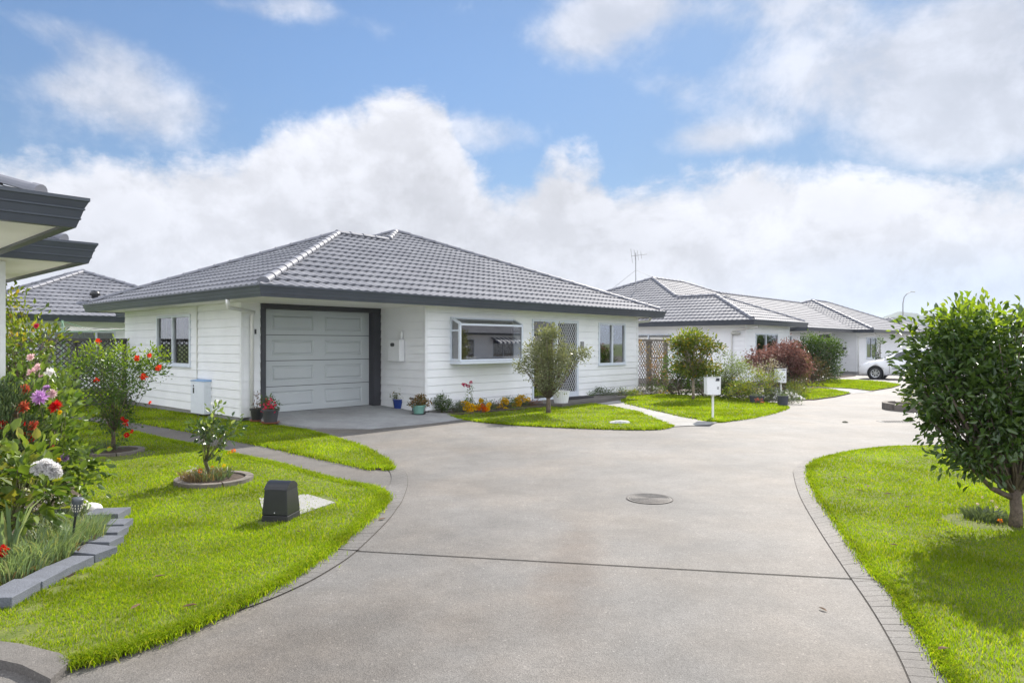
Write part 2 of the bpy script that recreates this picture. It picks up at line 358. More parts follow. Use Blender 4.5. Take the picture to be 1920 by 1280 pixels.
def capline(mb,A,B,r=.095,seg=.40):
    A=Vector(A);B=Vector(B)
    if abs(A.z-B.z)>.3: A=A+(B-A).normalized()*.28
    d=(B-A);Ln=d.length;d.normalize();sd_=d.cross(Vector((0,0,1))).normalized();up=sd_.cross(d)
    n=max(1,round(Ln/seg)); 
    for i in range(n):
        p=A+d*(Ln*i/n-.04); q=A+d*(Ln*(i+1)/n+.0); b=len(mb.v); K=9
        for c,rr,l in ((p,r*1.0,.0),(p,r*1.10,.006),(p+d*.05,r*1.10,.006),(p+d*.055,r*1.04,.002),(q,r*.95,0)):
            for k in range(K):
                a=math.pi*(k/(K-1)); mb.v.append(tuple(c+sd_*math.cos(a)*rr+up*(math.sin(a)*rr*.85-.02+l)))
        for j in range(4):
            for k in range(K-1): mb.f.append((b+j*K+k,b+j*K+k+1,b+(j+1)*K+k+1,b+(j+1)*K+k)); mb.m.append(0)
        mb.f.append(tuple(b+k for k in range(K))); mb.m.append(0)
def offset(poly,o):
    """poly counter-clockwise; o>0 grows"""
    r=[];n=len(poly)
    for i in range(n):
        p0,p1,p2=[np.array(poly[(i+k)%n],float) for k in (-1,0,1)]
        a=(p1-p0)/np.linalg.norm(p1-p0);b=(p2-p1)/np.linalg.norm(p2-p1); na=np.array([a[1],-a[0]]);nb=np.array([b[1],-b[0]])
        m=(na+nb); m=m/(m@na); r.append(tuple(p1+m*o))
    return r
def gutter(mb,outl,zt,h=.195):
    prof=[(-.10,zt-.01),(-.012,zt-.01),(-.010,zt+.012),(.002,zt+.010),(.002,zt-.012),(-.006,zt-.020),(-.026,zt-.32*h),(-.021,zt-.33*h),(-.022,zt-.38*h),(-.030,zt-.40*h),(-.045,zt-.66*h),(-.041,zt-.67*h),(-.042,zt-.72*h),(-.050,zt-.74*h),(-.066,zt-h),(-.13,zt-h),(-.13,zt-h+.03)]
    rings=[[(x,y,z) for x,y in offset(outl,o)] for o,z in prof]; k=len(outl)
    for a,b in zip(rings,rings[1:]):
        for i in range(k):
            j=(i+1)%k; mb.q([a[i],a[j],b[j],b[i]])
def flat(mb,poly,z,flip=False):
    t=tessellate_polygon([[Vector((x,y,0)) for x,y in poly]]); b=len(mb.v); mb.v+=[(x,y,z) for x,y in poly]
    for f in t:
        a,b_,c=[Vector((*poly[i],0)) for i in f]; cr=(b_-a).cross(c-a).z
        ff=tuple(b+i for i in f); up=cr>0
        if up==flip: ff=ff[::-1]
        mb.f.append(ff); mb.m.append(0)
def roof(parent,faces,caps,outl,zt,tp=.412,dx=.034,soff=None,amp=.021,tile=None,h=.195,dz=0,cr=.095):
    mb=MB()
    for f in faces: tilef(mb,f[0],f[1],f,zt-.022-dz,tp,dx,amp=amp)
    ro=mb.build('roof',tile or TILE,parent,smooth=True)
    mb=MB()
    for a,b in caps: capline(mb,(a[0],a[1],a[2]-dz),(b[0],b[1],b[2]-dz),r=cr)
    cp=mb.build('ridge_capping',CAP,ro,smooth=False)
    mb=MB(); gutter(mb,outl,zt,h); mb.build('gutter',GUT,parent)
    mb=MB(); flat(mb,offset(outl,-.11),zt-h+.022,True); mb.build('soffit',SOFFIT,parent)
    return ro
class Wl:
    """vertical wall plane: start P, end Q; outward normal to the right of P->Q"""
    def __init__(s,P,Q): 
        s.P=np.array(P,float); s.Q=np.array(Q,float); s.L=np.linalg.norm(s.Q-s.P); s.D=(s.Q-s.P)/s.L; s.Nn=np.array([s.D[1],-s.D[0]])
        a=np.array(W(*P)); b=np.array(W(*Q)); s.a=a; s.d=(b-a)/s.L
    def p(s,t,z,o=0): q=s.P+s.D*t+s.Nn*o; return (q[0],q[1],z)
    def S(s,px):     # distance along the wall seen at that column
        r=(px-960)/F; return (s.a[0]-r*s.a[1])/(r*s.d[1]-s.d[0])
    def Zh(s,px,py): t=s.S(px); y=s.a[1]+s.d[1]*t; return EYE-(py-HOR)*y/F
    def box(s,mb,t0,t1,z0,z1,o0,o1,mi=0):
        c=[s.p(t0,z0,o0),s.p(t1,z0,o0),s.p(t1,z0,o1),s.p(t0,z0,o1)]
        if o1>o0: c=c[::-1]
        mb.hexa(c,[(a,b,z1) for a,b,_ in c],mi)
def siding(wall,z0,z1,parent,holes=(),name='wall',t0=0,t1=None,row=.182,mt=None,out=.015,vertical=False,gr=.0055):
    t1=wall.L if t1 is None else t1; mb=MB()
    if vertical:
        mb2=[]
    zs=set([z0,z1]); k=0
    nrow=math.ceil((z1-z0)/row)
    for r in range(nrow):
        a=z0+r*row; b=min(a+row,z1); cuts=sorted(set([a,b]+[z for h in holes for z in h[2:4] if a<z<b]))
        for c0,c1 in zip(cuts,cuts[1:]):
            zm=(c0+c1)/2; iv=[(t0,t1)]
            for h in holes:
                if h[2]<zm<h[3]:
                    nv=[]
                    for p,q in iv:
                        if h[1]<=p or h[0]>=q: nv.append((p,q)); continue
                        if h[0]>p: nv.append((p,h[0]))
                        if h[1]<q: nv.append((h[1],q))
                    iv=nv
            o0=out*(1-(c0-a)/row)+.002; o1=out*(1-(c1-a)/row)+.002
            for p,q in iv:
                cb=c0
                if c0==a:
                    cb=min(c0+gr,c1); mb.q([wall.p(p,c0,-.012),wall.p(q,c0,-.012),wall.p(q,cb,-.012),wall.p(p,cb,-.012)]); mb.q([wall.p(p,cb,-.012),wall.p(q,cb,-.012),wall.p(q,cb,o0),wall.p(p,cb,o0)])
                mb.q([wall.p(p,cb,o0),wall.p(q,cb,o0),wall.p(q,c1,o1),wall.p(p,c1,o1)])
                if c1>=b-1e-6 and b<z1-1e-6: mb.q([wall.p(p,c1,o1),wall.p(q,c1,o1),wall.p(q,c1,-.012),wall.p(p,c1,-.012)])
    # inner leaf so light cannot leak
    return mb.build(name,mt or WHITE,parent)
def trimv(wall,parent,t,w_,z0,z1,name='corner_board',o=.024,mt=None):
    mb=MB(); wall.box(mb,t,t+w_,z0,z1,-.02,o); return mb.build(name,mt or TRIM,parent)
def window(wall,parent,t0,t1,z0,z1,mull=(),fw=.055,curt=None,sill=True,depth=.9,trans=None,name='window',mt=None):
    mb=MB(); fr=mt or FRAME
    wall.box(mb,t0,t1,z1-fw,z1,-.05,.035); wall.box(mb,t0,t1,z0,z0+fw,-.05,.035)
    wall.box(mb,t0,t0+fw,z0+fw,z1-fw,-.05,.034); wall.box(mb,t1-fw,t1,z0+fw,z1-fw,-.05,.034)
    ed=[t0+fw]; 
    for m in mull: wall.box(mb,m-.03,m+.03,z0+fw,z1-fw,-.05,.031); ed+=[m-.03,m+.03]
    ed.append(t1-fw)
    w_=mb.build(name,fr,parent)
    for a,b in zip(ed[0::2],ed[1::2]):
        g=MB(); g.q([wall.p(a,z0+fw,-.012),wall.p(b,z0+fw,-.012),wall.p(b,z1-fw,-.012),wall.p(a,z1-fw,-.012)]); g.build('pane',GLASS,w_)
    rm=MB(); a,b=t0-.02,t1+.02; z0_,z1_=z0-.01,z1+.01; dd=-depth
    rm.q([wall.p(a,z0_,dd),wall.p(b,z0_,dd),wall.p(b,z1_,dd),wall.p(a,z1_,dd)])
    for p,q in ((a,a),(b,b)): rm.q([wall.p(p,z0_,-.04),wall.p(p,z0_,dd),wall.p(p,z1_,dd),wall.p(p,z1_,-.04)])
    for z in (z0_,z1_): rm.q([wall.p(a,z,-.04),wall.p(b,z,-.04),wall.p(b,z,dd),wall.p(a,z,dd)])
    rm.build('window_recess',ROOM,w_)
    for c0,c1 in (curt or []):
        cm_=MB(); n=max(4,int((c1-c0)/.025)); pts=[(c0+(c1-c0)*i/n, -.13+.018*math.sin(i*1.9)) for i in range(n+1)]
        for (p,o),(q,o2) in zip(pts,pts[1:]): cm_.q([wall.p(p,z0+.02,o),wall.p(q,z0+.02,o2),wall.p(q,z1-.02,o2),wall.p(p,z1-.02,o)])
        cm_.build('curtain',CURT,w_,smooth=True)
    if sill:
        s_=MB(); wall.box(s_,t0-.02,t1+.02,z0-.03,z0-.001,-.02,.06); s_.build('sill',fr,w_)
    return w_
def hiprect(u0,v0,u1,v1,zt,tp=.412):
    """faces and ridge/hip lines of a rectangular hipped roof"""
    w_,l_=u1-u0,v1-v0; h=min(w_,l_)/2
    if w_>=l_: a,b=(u0+h,v0+h),(u1-h,v0+h)
    else: a,b=(u0+h,v0+h),(u0+h,v1-h)
    c=[(u0,v0),(u1,v0),(u1,v1),(u0,v1)]; z=zt+tp*h
    if w_>=l_: fs=[[c[0],c[1],b,a],[c[1],c[2],b],[c[2],c[3],a,b],[c[3],c[0],a]]; hp=[(c[0],a),(c[3],a),(c[1],b),(c[2],b)]
    else: fs=[[c[0],c[1],a],[c[1],c[2],b,a],[c[2],c[3],b],[c[3],c[0],a,b]]; hp=[(c[0],a),(c[1],a),(c[2],b),(c[3],b)]
    up=.015
    caps=[((*p,zt+up),(*q,z+up)) for p,q in hp]
    if abs(w_-l_)>.05: caps.append(((*a,z+up),(*b,z+up)))
    return fs,caps,c
def lines(zt,tp,*ls):
    """capping lines from (u,v,plan-distance-from-eave) pairs"""
    return [((a[0],a[1],zt+tp*a[2]+.015),(b[0],b[1],zt+tp*b[2]+.015)) for a,b in ls]
def downpipe(parent,pts,r=.037):
    mb=MB(); mb.tube(pts,r,10); return mb.build('downpipe',PIPE,parent,smooth=True)
TP=.412
# ============================================================ main house (garage + bay window)
H1=hempty('house',0,0,0,'white weatherboard house with grey roller-panel garage door and box bay window','house')
zt=2.6; zs=zt-.195+.022
K=(-1.11,-2.9);Rr=(12.55,-2.9);Mm=(6.537,3.113);P=(3.515,1.725);J=(5.149,1.725);LB=(-1.11,6.35);VC=(.524,6.35);BL=(.524,9.126);BR=(12.55,9.126)
faces=[[K,Rr,Mm,J,P],[LB,K,P],[VC,LB,P,J],[BL,VC,J,Mm],[BR,BL,Mm],[Rr,BR,Mm]]
roof(H1,faces,lines(zt,TP,((*K,0),(*P,4.625)),((*LB,0),(*P,4.625)),((*P,4.625),(*J,4.625)),((*J,4.625),(*Mm,6.013)),((*Rr,0),(*Mm,6.013)),((*BR,0),(*Mm,6.013)),((*BL,0),(*Mm,6.013))),
     [K,Rr,BR,BL,VC,LB],zt)
UL,VG,UC,VF,UR,VB=-.25,-.55,3.16,-2.2,11.95,5.85
wl=Wl((UL,VB),(UL,VG)); ws=Wl((UL,VG),(UC,VG)); wr=Wl((UC,VG),(UC,VF)); wf=Wl((UC,VF),(UR,VF)); we=Wl((UR,VF),(UR,8.4))
zb=.11
# left wall with window
t0,t1=wl.S(295.5),wl.S(358.5); wz0,wz1=1.13,2.16
wz1=wl.Zh(298,593); wz0=wl.Zh(298,683)
siding(wl,zb,zs,H1,[(t0,t1,wz0,wz1)])
mid=wl.S(325)
window(wl,H1,t0,t1,wz0,wz1,[mid],curt=[(t0+.02,t0+.22),(mid-.02,mid+.26)],depth=.5)
# cover strip running up the left wall, meter box
tm=wl.S(371); mb=MB(); wl.box(mb,tm-.02,tm+.02,zb,zs,0,.03); mb.build('cover_strip',mat('aged pvc',(.62,.62,.58),.5),H1)
tA,tB=wl.S(372),wl.S(401); zA,zB=wl.Zh(385,774),wl.Zh(385,714)
mb=MB(); wl.box(mb,tA,tB-.1,zA,zB,0,.17); mbx=mb.build('meter_box',mat('meter box paint',(.72,.76,.82),.4,.03),H1,bevel=.008)
mb=MB(); mb.hexa([wl.p(tA-.005,zB,0),wl.p(tA-.005,zB,.18),wl.p(tB-.095,zB,.18),wl.p(tB-.095,zB,0)],[wl.p(tA-.005,zB+.035,0),wl.p(tA-.005,zB+.01,.18),wl.p(tB-.095,zB+.01,.18),wl.p(tB-.095,zB+.035,0)]); mb.build('lid',mat('blue lid',(.22,.38,.62),.45,.1),mbx)
mb=MB(); tq=tA+.13; wl.box(mb,tq,tq+.05,zB-.26,zB-.14,.17,.178); wl.box(mb,tq+.01,tq+.04,zB-.12,zB-.08,.17,.178); mb.build('latch',BLACKP,mbx)
for q in (tA+.18,tA+.28): mb=MB(); mb.tube([wl.p(q,0.0,.1),wl.p(q,zA,.1)],.018,8); mb.build('conduit',mat('grey conduit',(.2,.2,.21),.5),mbx)
# stub wall beside the garage
siding(ws,zb,zs,H1,name='wall',t0=0,t1=ws.S(488))
trimv(wl,H1,wl.L-.05,.052,zb,zs); trimv(ws,H1,-.022,.06,zb,zs)
# garage opening
g0,g1=ws.S(488.5),ws.L; d0,d1=ws.S(497.5),ws.S(697.5); dz0,dz1=.15,2.325
mb=MB(); ws.box(mb,g0,d0,.05,dz1,-.16,.03); ws.box(mb,d1,g1+.003,.05,dz1,-.16,.06); ws.box(mb,g0,g1+.002,dz1,zs,-.16,.062); mb.build('door_surround',DARK,H1)
mb=MB(); nz=4; hh=(dz1-dz0)/nz
for r in range(nz):
    a=dz0+r*hh+.006; b=dz0+(r+1)*hh-.006; ys=-.12
    cols=[d0,d0+.20,d0+1.20,d1-1.20,d1-.20,d1]; pz0,pz1=a+.10,b-.10
    def g(s0,s1,za,zb_,o=ys): mb.q([ws.p(s0,za,o),ws.p(s1,za,o),ws.p(s1,zb_,o),ws.p(s0,zb_,o)])
    g(d0,d1,a,pz0); g(d0,d1,pz1,b); g(cols[0],cols[1],pz0,pz1); g(cols[2],cols[3],pz0,pz1); g(cols[4],cols[5],pz0,pz1)
    for s0,s1 in ((cols[1],cols[2]),(cols[3],cols[4])):
        prev=(s0,s1,pz0,pz1,ys)
        for ins,o in ((.022,-.018),(.035,-.018),(.065,.004)):
            cur=(s0+ins,s1-ins,pz0+ins,pz1-ins,ys+o)
            A_=[(prev[0],prev[2]),(prev[1],prev[2]),(prev[1],prev[3]),(prev[0],prev[3])];B_=[(cur[0],cur[2]),(cur[1],cur[2]),(cur[1],cur[3]),(cur[0],cur[3])]
            for i in range(4):
                j=(i+1)%4; mb.q([ws.p(*A_[i],prev[4]),ws.p(*A_[j],prev[4]),ws.p(*B_[j],cur[4]),ws.p(*B_[i],cur[4])])
            prev=cur
        g(prev[0],prev[1],prev[2],prev[3],prev[4])
mb.build('garage_door',DOORM,H1)
mb=MB(); ws.box(mb,d0-.05,d1+.05,.05,dz1+.02,-.21,-.18); mb.build('door_seal',BLACKP,H1)
# return wall, front wall
siding(wr,.09,zs,H1); 
hb0,hb1=wf.S(843),wf.S(962); bz0,bz1=1.16,2.18
hd0,hd1=wf.S(997),wf.S(1083); hz0=.10; hz1=wf.Zh(1040,600)
hw0,hw1=wf.S(1121.5),wf.S(1171.5); hwz1=wf.Zh(1146,606); hwz0=wf.Zh(1146,683)
siding(wf,zb,zs,H1,[(hb0+.03,hb1-.03,bz0,bz1),(hd0,hd1,0,hz1),(hw0,hw1,hwz0,hwz1)])
siding(we,zb,zs,H1); siding(Wl((UR,8.4),(1.2,8.4)),zb,zs,H1); siding(Wl((1.2,8.4),(1.2,5.85)),zb,zs,H1); siding(Wl((1.2,5.85),(UL,5.85)),zb,zs,H1)
trimv(wf,H1,-.022,.07,zb,zs); trimv(wr,H1,wr.L-.05,.052,zb,zs); trimv(wf,H1,wf.L-.05,.072,zb,zs); trimv(wr,H1,0.0,.05,.09,zs)
mb=MB()
for a,b,c,d_ in ((UL,VG,UL+.12,VB),(UL,VG,.13,VG+.12),(UC,VF,UR,VF+.12),(UR-.12,VF,UR,8.4),(UC,VF,UC+.12,VG)): mb.box((a+.004,b+.004,-.15),(c-.004,d_-.004,zb+.006))
mb.build('foundation',FOUND,H1)
window(wf,H1,hw0,hw1,hwz0,hwz1,[(hw0+hw1)/2],curt=[(hw0+.02,hw0+.12)],depth=.6)
# door with side light
dm=wf.S(1041)
window(wf,H1,hd0,dm,hz0,hz1,[],curt=[(hd0+.4,dm-.05)],depth=.6,name='side_light',sill=False)
mb=MB(); e1=hd1; fw=.075
wf.box(mb,dm+.001,e1,hz1-fw,hz1,-.05,.04); wf.box(mb,dm+.001,dm+fw,hz0,hz1-fw,-.05,.04); wf.box(mb,e1-fw,e1,hz0,hz1-fw,-.05,.04); wf.box(mb,dm+fw,e1-fw,hz0,hz0+.16,-.05,.038)
dr=mb.build('front_door',FRAME,H1)
g=MB(); a,b=dm+fw,e1-fw; g.q([wf.p(a,hz0+.16,-.03),wf.p(b,hz0+.16,-.03),wf.p(b,hz1-fw,-.03),wf.p(a,hz1-fw,-.03)]); g.build('door_leaf',mat('dark door glass',(.015,.017,.022),.12,.1),dr)
# diamond security mesh
g=MB(); zz0,zz1=hz0+.16,hz1-fw; stp=.085
def clipseg(a,b,z0,z1,s,k):
    pts=[]
    # line z = k*(t-s)
    for t in (a,b):
        z=z0+k*(t-s)
        if z0<=z<=z1: pts.append((t,z))
    for z in (z0,z1):
        t=s+(z-z0)/k
        if a<t<b: pts.append((t,z))
    return pts[:2] if len(pts)>=2 else None
s=a-3
while s<b+3:
    for k in (1.75,-1.75):
        c=clipseg(a,b,zz0,zz1,s if k>0 else s+1.5,k)
        if c and abs(c[0][0]-c[1][0])>.01:
            o=.012 if k>0 else .019; wdt=.0065
            g.q([wf.p(c[0][0]-wdt,c[0][1],o),wf.p(c[0][0]+wdt,c[0][1],o),wf.p(c[1][0]+wdt,c[1][1],o),wf.p(c[1][0]-wdt,c[1][1],o)])
    s+=stp
g.build('security_mesh',mat('white mesh',(.75,.76,.78),.4,.02),dr)
mb=MB(); q=wf.S(1090); wf.box(mb,q-.06,q+.07,wf.Zh(1089,654),wf.Zh(1089,640),0,.05); mb.build('wall_lamp',mat('grey cast metal',(.25,.25,.26),.5),H1,bevel=.01)
# box bay window
mb=MB(); pr=.34; zf0,zf1=1.20,2.06; tb=2.17; fw=.05
def bbox(t0,t1,z0,z1,o0,o1): wf.box(mb,t0,t1,z0,z1,o0,o1)
bbox(hb0,hb1,bz0-.03,bz0+.035,.0,pr+.03)                     # base shelf
bbox(hb0,hb0+fw,zf0,zf1,pr-fw,pr); bbox(hb1-fw,hb1,zf0,zf1,pr-fw,pr)
bbox(hb0+fw,hb1-fw,zf1-.045,zf1,pr-fw+.001,pr-.001); bbox(hb0+fw,hb1-fw,zf0,zf0+.035,pr-fw+.001,pr-.001)
for t in (hb0,hb1-fw):
    bbox(t+.001,t+fw-.001,zf0,tb+.04,.0,.055); bbox(t+.002,t+fw-.002,zf0,zf0+.05,.055,pr-fw)
    bbox(t+.003,t+fw-.003,1.88,1.92,.055,pr-fw)
    mb.hexa([wf.p(t,zf1-.03,pr),wf.p(t+fw,zf1-.03,pr),wf.p(t+fw,tb-.02,.055),wf.p(t,tb-.02,.055)],[wf.p(t,zf1+.02,pr),wf.p(t+fw,zf1+.02,pr),wf.p(t+fw,tb+.035,.055),wf.p(t,tb+.035,.055)])
bbox(hb0+fw,hb1-fw,tb-.01,tb+.039,.0,.05)
bay=mb.build('bay_window',FRAME,H1)
g=MB(); g.q([wf.p(hb0+fw,zf0,pr-.02),wf.p(hb1-fw,zf0,pr-.02),wf.p(hb1-fw,zf1,pr-.02),wf.p(hb0+fw,zf1,pr-.02)]); g.build('pane',GLASS,bay)
g=MB(); g.q([wf.p(hb0+.03,zf1,pr-.02),wf.p(hb1-.03,zf1,pr-.02),wf.p(hb1-.03,tb+.01,.04),wf.p(hb0+.03,tb+.01,.04)]); g.build('sloped_pane',GLASS,bay)
for t in (hb0+.025,hb1-.025):
    g=MB(); g.q([wf.p(t,zf0,.05),wf.p(t,zf0,pr-.04),wf.p(t,zf1-.02,pr-.04),wf.p(t,tb-.02,.05)]); g.build('pane',GLASS,bay)
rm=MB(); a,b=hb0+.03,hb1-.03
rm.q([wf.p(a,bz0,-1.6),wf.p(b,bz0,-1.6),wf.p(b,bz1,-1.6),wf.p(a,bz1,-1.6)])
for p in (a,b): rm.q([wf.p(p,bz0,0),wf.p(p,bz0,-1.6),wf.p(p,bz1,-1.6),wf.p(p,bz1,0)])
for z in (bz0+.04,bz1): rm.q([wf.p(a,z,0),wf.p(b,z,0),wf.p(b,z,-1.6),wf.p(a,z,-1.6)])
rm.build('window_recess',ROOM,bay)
# letterbox and light on the return wall, pipes
la,lb=wr.S(738),wr.S(760); mb=MB(); wr.box(mb,la,lb,wr.Zh(750,677),wr.Zh(750,637),.02,.17); bx=mb.build('letterbox',TRIM,H1,bevel=.012)
mb=MB(); c=(la+lb)/2-.04; z=wr.Zh(750,646)
b_=len(mb.v)
for k in range(16):
    an=2*math.pi*k/16; mb.v.append(wr.p(c+.075*math.copysign(abs(math.cos(an))**.6,math.cos(an)),z+.042*math.copysign(abs(math.sin(an))**.6,math.sin(an)),.175))
mb.f.append(tuple(range(b_,b_+16))); mb.m.append(0); mb.build('slot',mat('dark slot',(.05,.052,.055),.5),bx)
q=wr.S(757); mb=MB(); mb.tube([wr.p(q,wr.Zh(757,637),.07),wr.p(q,wr.Zh(757,621),.07)],.032,12); mb.tube([wr.p(q,wr.Zh(757,637),.0),wr.p(q,wr.Zh(757,637),.12),wr.p(q+.05,wr.Zh(757,645),.13)],.012,8); mb.build('sensor_light',TRIM,H1,smooth=True)
q=ws.S(470); downpipe(H1,[(K[0]+.1,-1.55,zs),(K[0]+.1,-1.55,2.33),(K[0]+.16,-1.45,2.27),ws.p(q,2.23,.12),ws.p(q,2.16,.06),ws.p(q,.05,.06)])
mb=MB(); mb.lathe((*ws.p(q,0,.06)[:2],0),[(.055,-.05),(.055,.12),(.0,.12)],12); mb.build('drain_collar',mat('drain grey',(.13,.14,.16),.6),H1,smooth=True)
mb=MB(); q=ws.S(477.5); ws.box(mb,q-.012,q+.018,ws.Zh(477,626),ws.Zh(477,617),.02,.04); mb.build('wall_hook',BLACKP,H1)
downpipe(H1,[(12.4,-2.4,zs+.02),(12.4,-2.4,2.36),(12.36,-2.35,2.31),(12.05,-2.1,2.28),(12.02,-2.05,2.2),(12.02,-2.05,.05)])
mb=MB(); q=wf.S(1060); wf.box(mb,q-.5,q+.65,.10,.125,.03,.5); mb.build('doormat',mat('black doormat',(.015,.015,.018),.95,.2,60),None)
tag(bpy.data.objects['doormat'],'dark doormat lying on the pad below the screened front door','doormat')
o=bpy.data.objects['doormat']; o.location=(AX,AY,0); o.rotation_euler=(0,0,ROT)
# ============================================================ second house
def simple_house(name,label,outl,faces,caps,zt,base,walls,group=None,tile=None,dx=.05,h=.195,org=None):
    u,v=org or outl[0]; H=hempty(name,u,v,base,label,'house',group)
    roof(H,faces,caps,outl,zt,dx=dx,tile=tile,h=h)
    zs=zt-h+.022; ws_=[]
    for P_,Q_,holes in walls:
        wv=Wl(P_,Q_); hs=holes(wv) if holes else []
        siding(wv,base+.1,zs,H,[x[:4] for x in hs],gr=.014)
        f=MB(); wv.box(f,.004,wv.L-.004,base-.2,base+.106,-.12,-.003); f.build('foundation',FOUND,H)
        trimv(wv,H,-.02,.06,base+.1,zs); trimv(wv,H,wv.L-.045,.06,base+.1,zs)
        for x in hs:
            if len(x)>4: window(wv,H,*x[:4],**x[4])
        ws_.append(wv)
    return H,ws_,zs
def win(px0,px1,z0,z1,mull=(),**k):
    return lambda wv:[(wv.S(px0),wv.S(px1),z0,z1,dict(mull=[wv.S(m) for m in mull],**{a:(b(wv) if callable(b) else b) for a,b in k.items()}))]
z2=2.522; b2=-.05
K2=(19.07,-3.03);WR=(25.08,-3.03);MV=(25.08,-1.11);MR=(34.8,-1.11);B2=(34.8,11.27);L2=(19.07,11.27);P2=(22.075,-.025);J2=(22.075,1.895);M2=(25.26,5.08);N2=(28.61,5.08)
H2,w2,zs2=simple_house('house','white weatherboard house with tv antenna behind the feathery red maple',[K2,WR,MV,MR,B2,L2],
 [[L2,K2,P2,J2,M2],[K2,WR,P2],[WR,MV,J2,P2],[MV,MR,N2,M2,J2],[MR,B2,N2],[B2,L2,M2,N2]],
 lines(z2,TP,((*K2,0),(*P2,3.005)),((*WR,0),(*P2,3.005)),((*P2,3.005),(*J2,3.005)),((*J2,3.005),(*M2,6.19)),((*M2,6.19),(*N2,6.19)),((*MR,0),(*N2,6.19)),((*B2,0),(*N2,6.19)),((*L2,0),(*M2,6.19))),
 z2,b2,[((19.7,10.6),(19.7,-2.4),lambda wv:[(wv.S(1190),wv.S(1262),1.25,2.02,dict(mull=[wv.S(1216)],depth=.6))]),
        ((19.7,-2.4),(24.4,-2.4),lambda wv:[(wv.S(1416),wv.S(1458),.95,2.02,dict(mull=[wv.S(1436)],depth=.6,curt=[(wv.S(1418),wv.S(1426))]))]),
        ((24.4,-2.4),(24.4,-.5),None),((24.4,-.5),(34.1,-.5),lambda wv:[(wv.S(1476),wv.S(1484),.9,2.0,dict(depth=.5))]),
        ((34.1,-.5),(34.1,10.6),None),((34.1,10.6),(19.7,10.6),None)])
wA,wB=w2[0],w2[1]
mb=MB(); q=wA.S(1381); mb.blob(wA.p(q,wA.Zh(1381,625),.07),(.19,.19,.07),12,8); mb.build('bulkhead_light',mat('opal light',(.55,.55,.5),.4),H2,smooth=True)
mb=MB(); q=wA.S(1318); wA.box(mb,q-.25,q+.25,wA.Zh(1318,633),wA.Zh(1318,630),.02,.05); mb.build('vent',DARK,H2)
downpipe(H2,[(19.07+.6,-3.0+.1,zs2),(19.67,-2.93,2.25),wA.p(wA.L-.5,2.12,.1),wA.p(wA.L-.55,2.05,.06),wA.p(wA.L-.55,0,.06)])
downpipe(H2,[(34.5,-1.0,zs2),(34.5,-1.0,2.2),(32.5,-.7,2.1),(24.9,-.6,2.0),(24.9,-.6,0)],.05)
# antenna on the left slope
def ray_roof(px,py,A_,B_,zt,tp=TP):
    A_=np.array(W(*A_));B_=np.array(W(*B_));e=(B_-A_)/np.linalg.norm(B_-A_);n=np.array([-e[1],e[0]])
    dv=np.array([(px-960)/F,1.0,-(py-HOR)/F]); # z=EYE+dv2*y ; zt+tp*((P-A).n)
    y=(zt-EYE-tp*(A_@n))/(dv[2]-tp*(dv[:2]@n)); return Vector((dv[0]*y,y,EYE+dv[2]*y))
ab=ray_roof(1192,546,L2,K2,z2)
an=empty('tv_antenna',ab,'thin metal tv antenna on guy wires standing on the tiled roof','antenna')
GALV=mat('galvanised metal',(.30,.30,.31),.45,.1,8,metal=.6)
hgt=(546-474)*ab.y/F; mb=MB(); mb.tube([ab-Vector((0,0,.05)),ab+Vector((0,0,hgt))],.022,8); mb.build('mast',GALV,an)
mb=MB()
for g_ in ((-1.6,.6,-.75),(1.9,.2,.62)): mb.tube([ab+Vector((0,0,hgt*.55)),ab+Vector((g_[0]*.75,g_[1],.1 if g_[0]<0 else .5))],.008,5)
mb.build('guy_wire',GALV,an)
mb=MB(); tpz=ab+Vector((0,0,hgt*.93)); bd=Vector((.96,.2,.14)).normalized(); cr=bd.cross(Vector((0,0,1))).normalized()
mb.tube([tpz-bd*.25,tpz+bd*.62],.014,6)
for k,l_ in zip((-.22,-.05,.12,.3),(.62,.52,.42,.34)):
    c=tpz+bd*k; e_=(cr*.35+Vector((-.25,0,.9))).normalized(); mb.tube([c-e_*l_*.6,c+e_*l_*.6],.009,5)
mb.build('antenna_head',GALV,an)
# ============================================================ third house (long roof with wing)
z3=2.417; b3=-.19
K3=(36.81,-2.75);t3=5.232;UR3=50.4;VL=-1.665;w3=4.754
M3=(K3[0]+t3,K3[1]+t3);N3=(UR3-t3,K3[1]+t3);VT=(K3[0]+w3,VL+w3);S3=(29.0,VL+w3)
E3=(36.81,VL);F3=(29.0,VL);B3=(50.4,7.714);C3=(29.0,7.843);D3=(36.81,7.714)
H3,w3s,zs3=simple_house('house','white weatherboard house with long ridge, standing behind the parked white car',[F3,E3,K3,(UR3,K3[1]),B3,D3,(29.0,7.714)],
 [[F3,E3,VT,S3],[E3,K3,M3,VT],[K3,(UR3,K3[1]),N3,M3],[(UR3,K3[1]),B3,N3],[B3,D3,M3,N3],[C3,F3,S3]],
 lines(z3,TP,((*K3,0),(*M3,t3)),((UR3,K3[1],0),(*N3,t3)),((*M3,t3),(*N3,t3)),((*S3,w3),(*VT,w3)),((*VT,w3),(*M3,t3)),((*B3,0),(*N3,t3))),
 z3,b3,[((28.9,-.24),(37.45,-.24),lambda wv:[(wv.S(1521),wv.S(1556),b3+.1,2.0)]),
        ((37.45,-.24),(37.45,-1.6),None),
        ((37.45,-1.6),(49.7,-1.6),lambda wv:[(wv.S(1624),wv.S(1643),.68,2.0,dict(mull=[wv.S(1633.5)],depth=.6,curt=[(wv.S(1624.5),wv.S(1628))]))]),((49.7,-1.6),(49.7,7),None)],org=(29.0,-2.75),h=.18)
wg=w3s[0]; a,b=wg.S(1521),wg.S(1556); mb=MB()
for k in range(6): wg.box(mb,a+.16,b-.16,b3+.02+k*.34,b3+.35+k*.34,-.12,-.09)
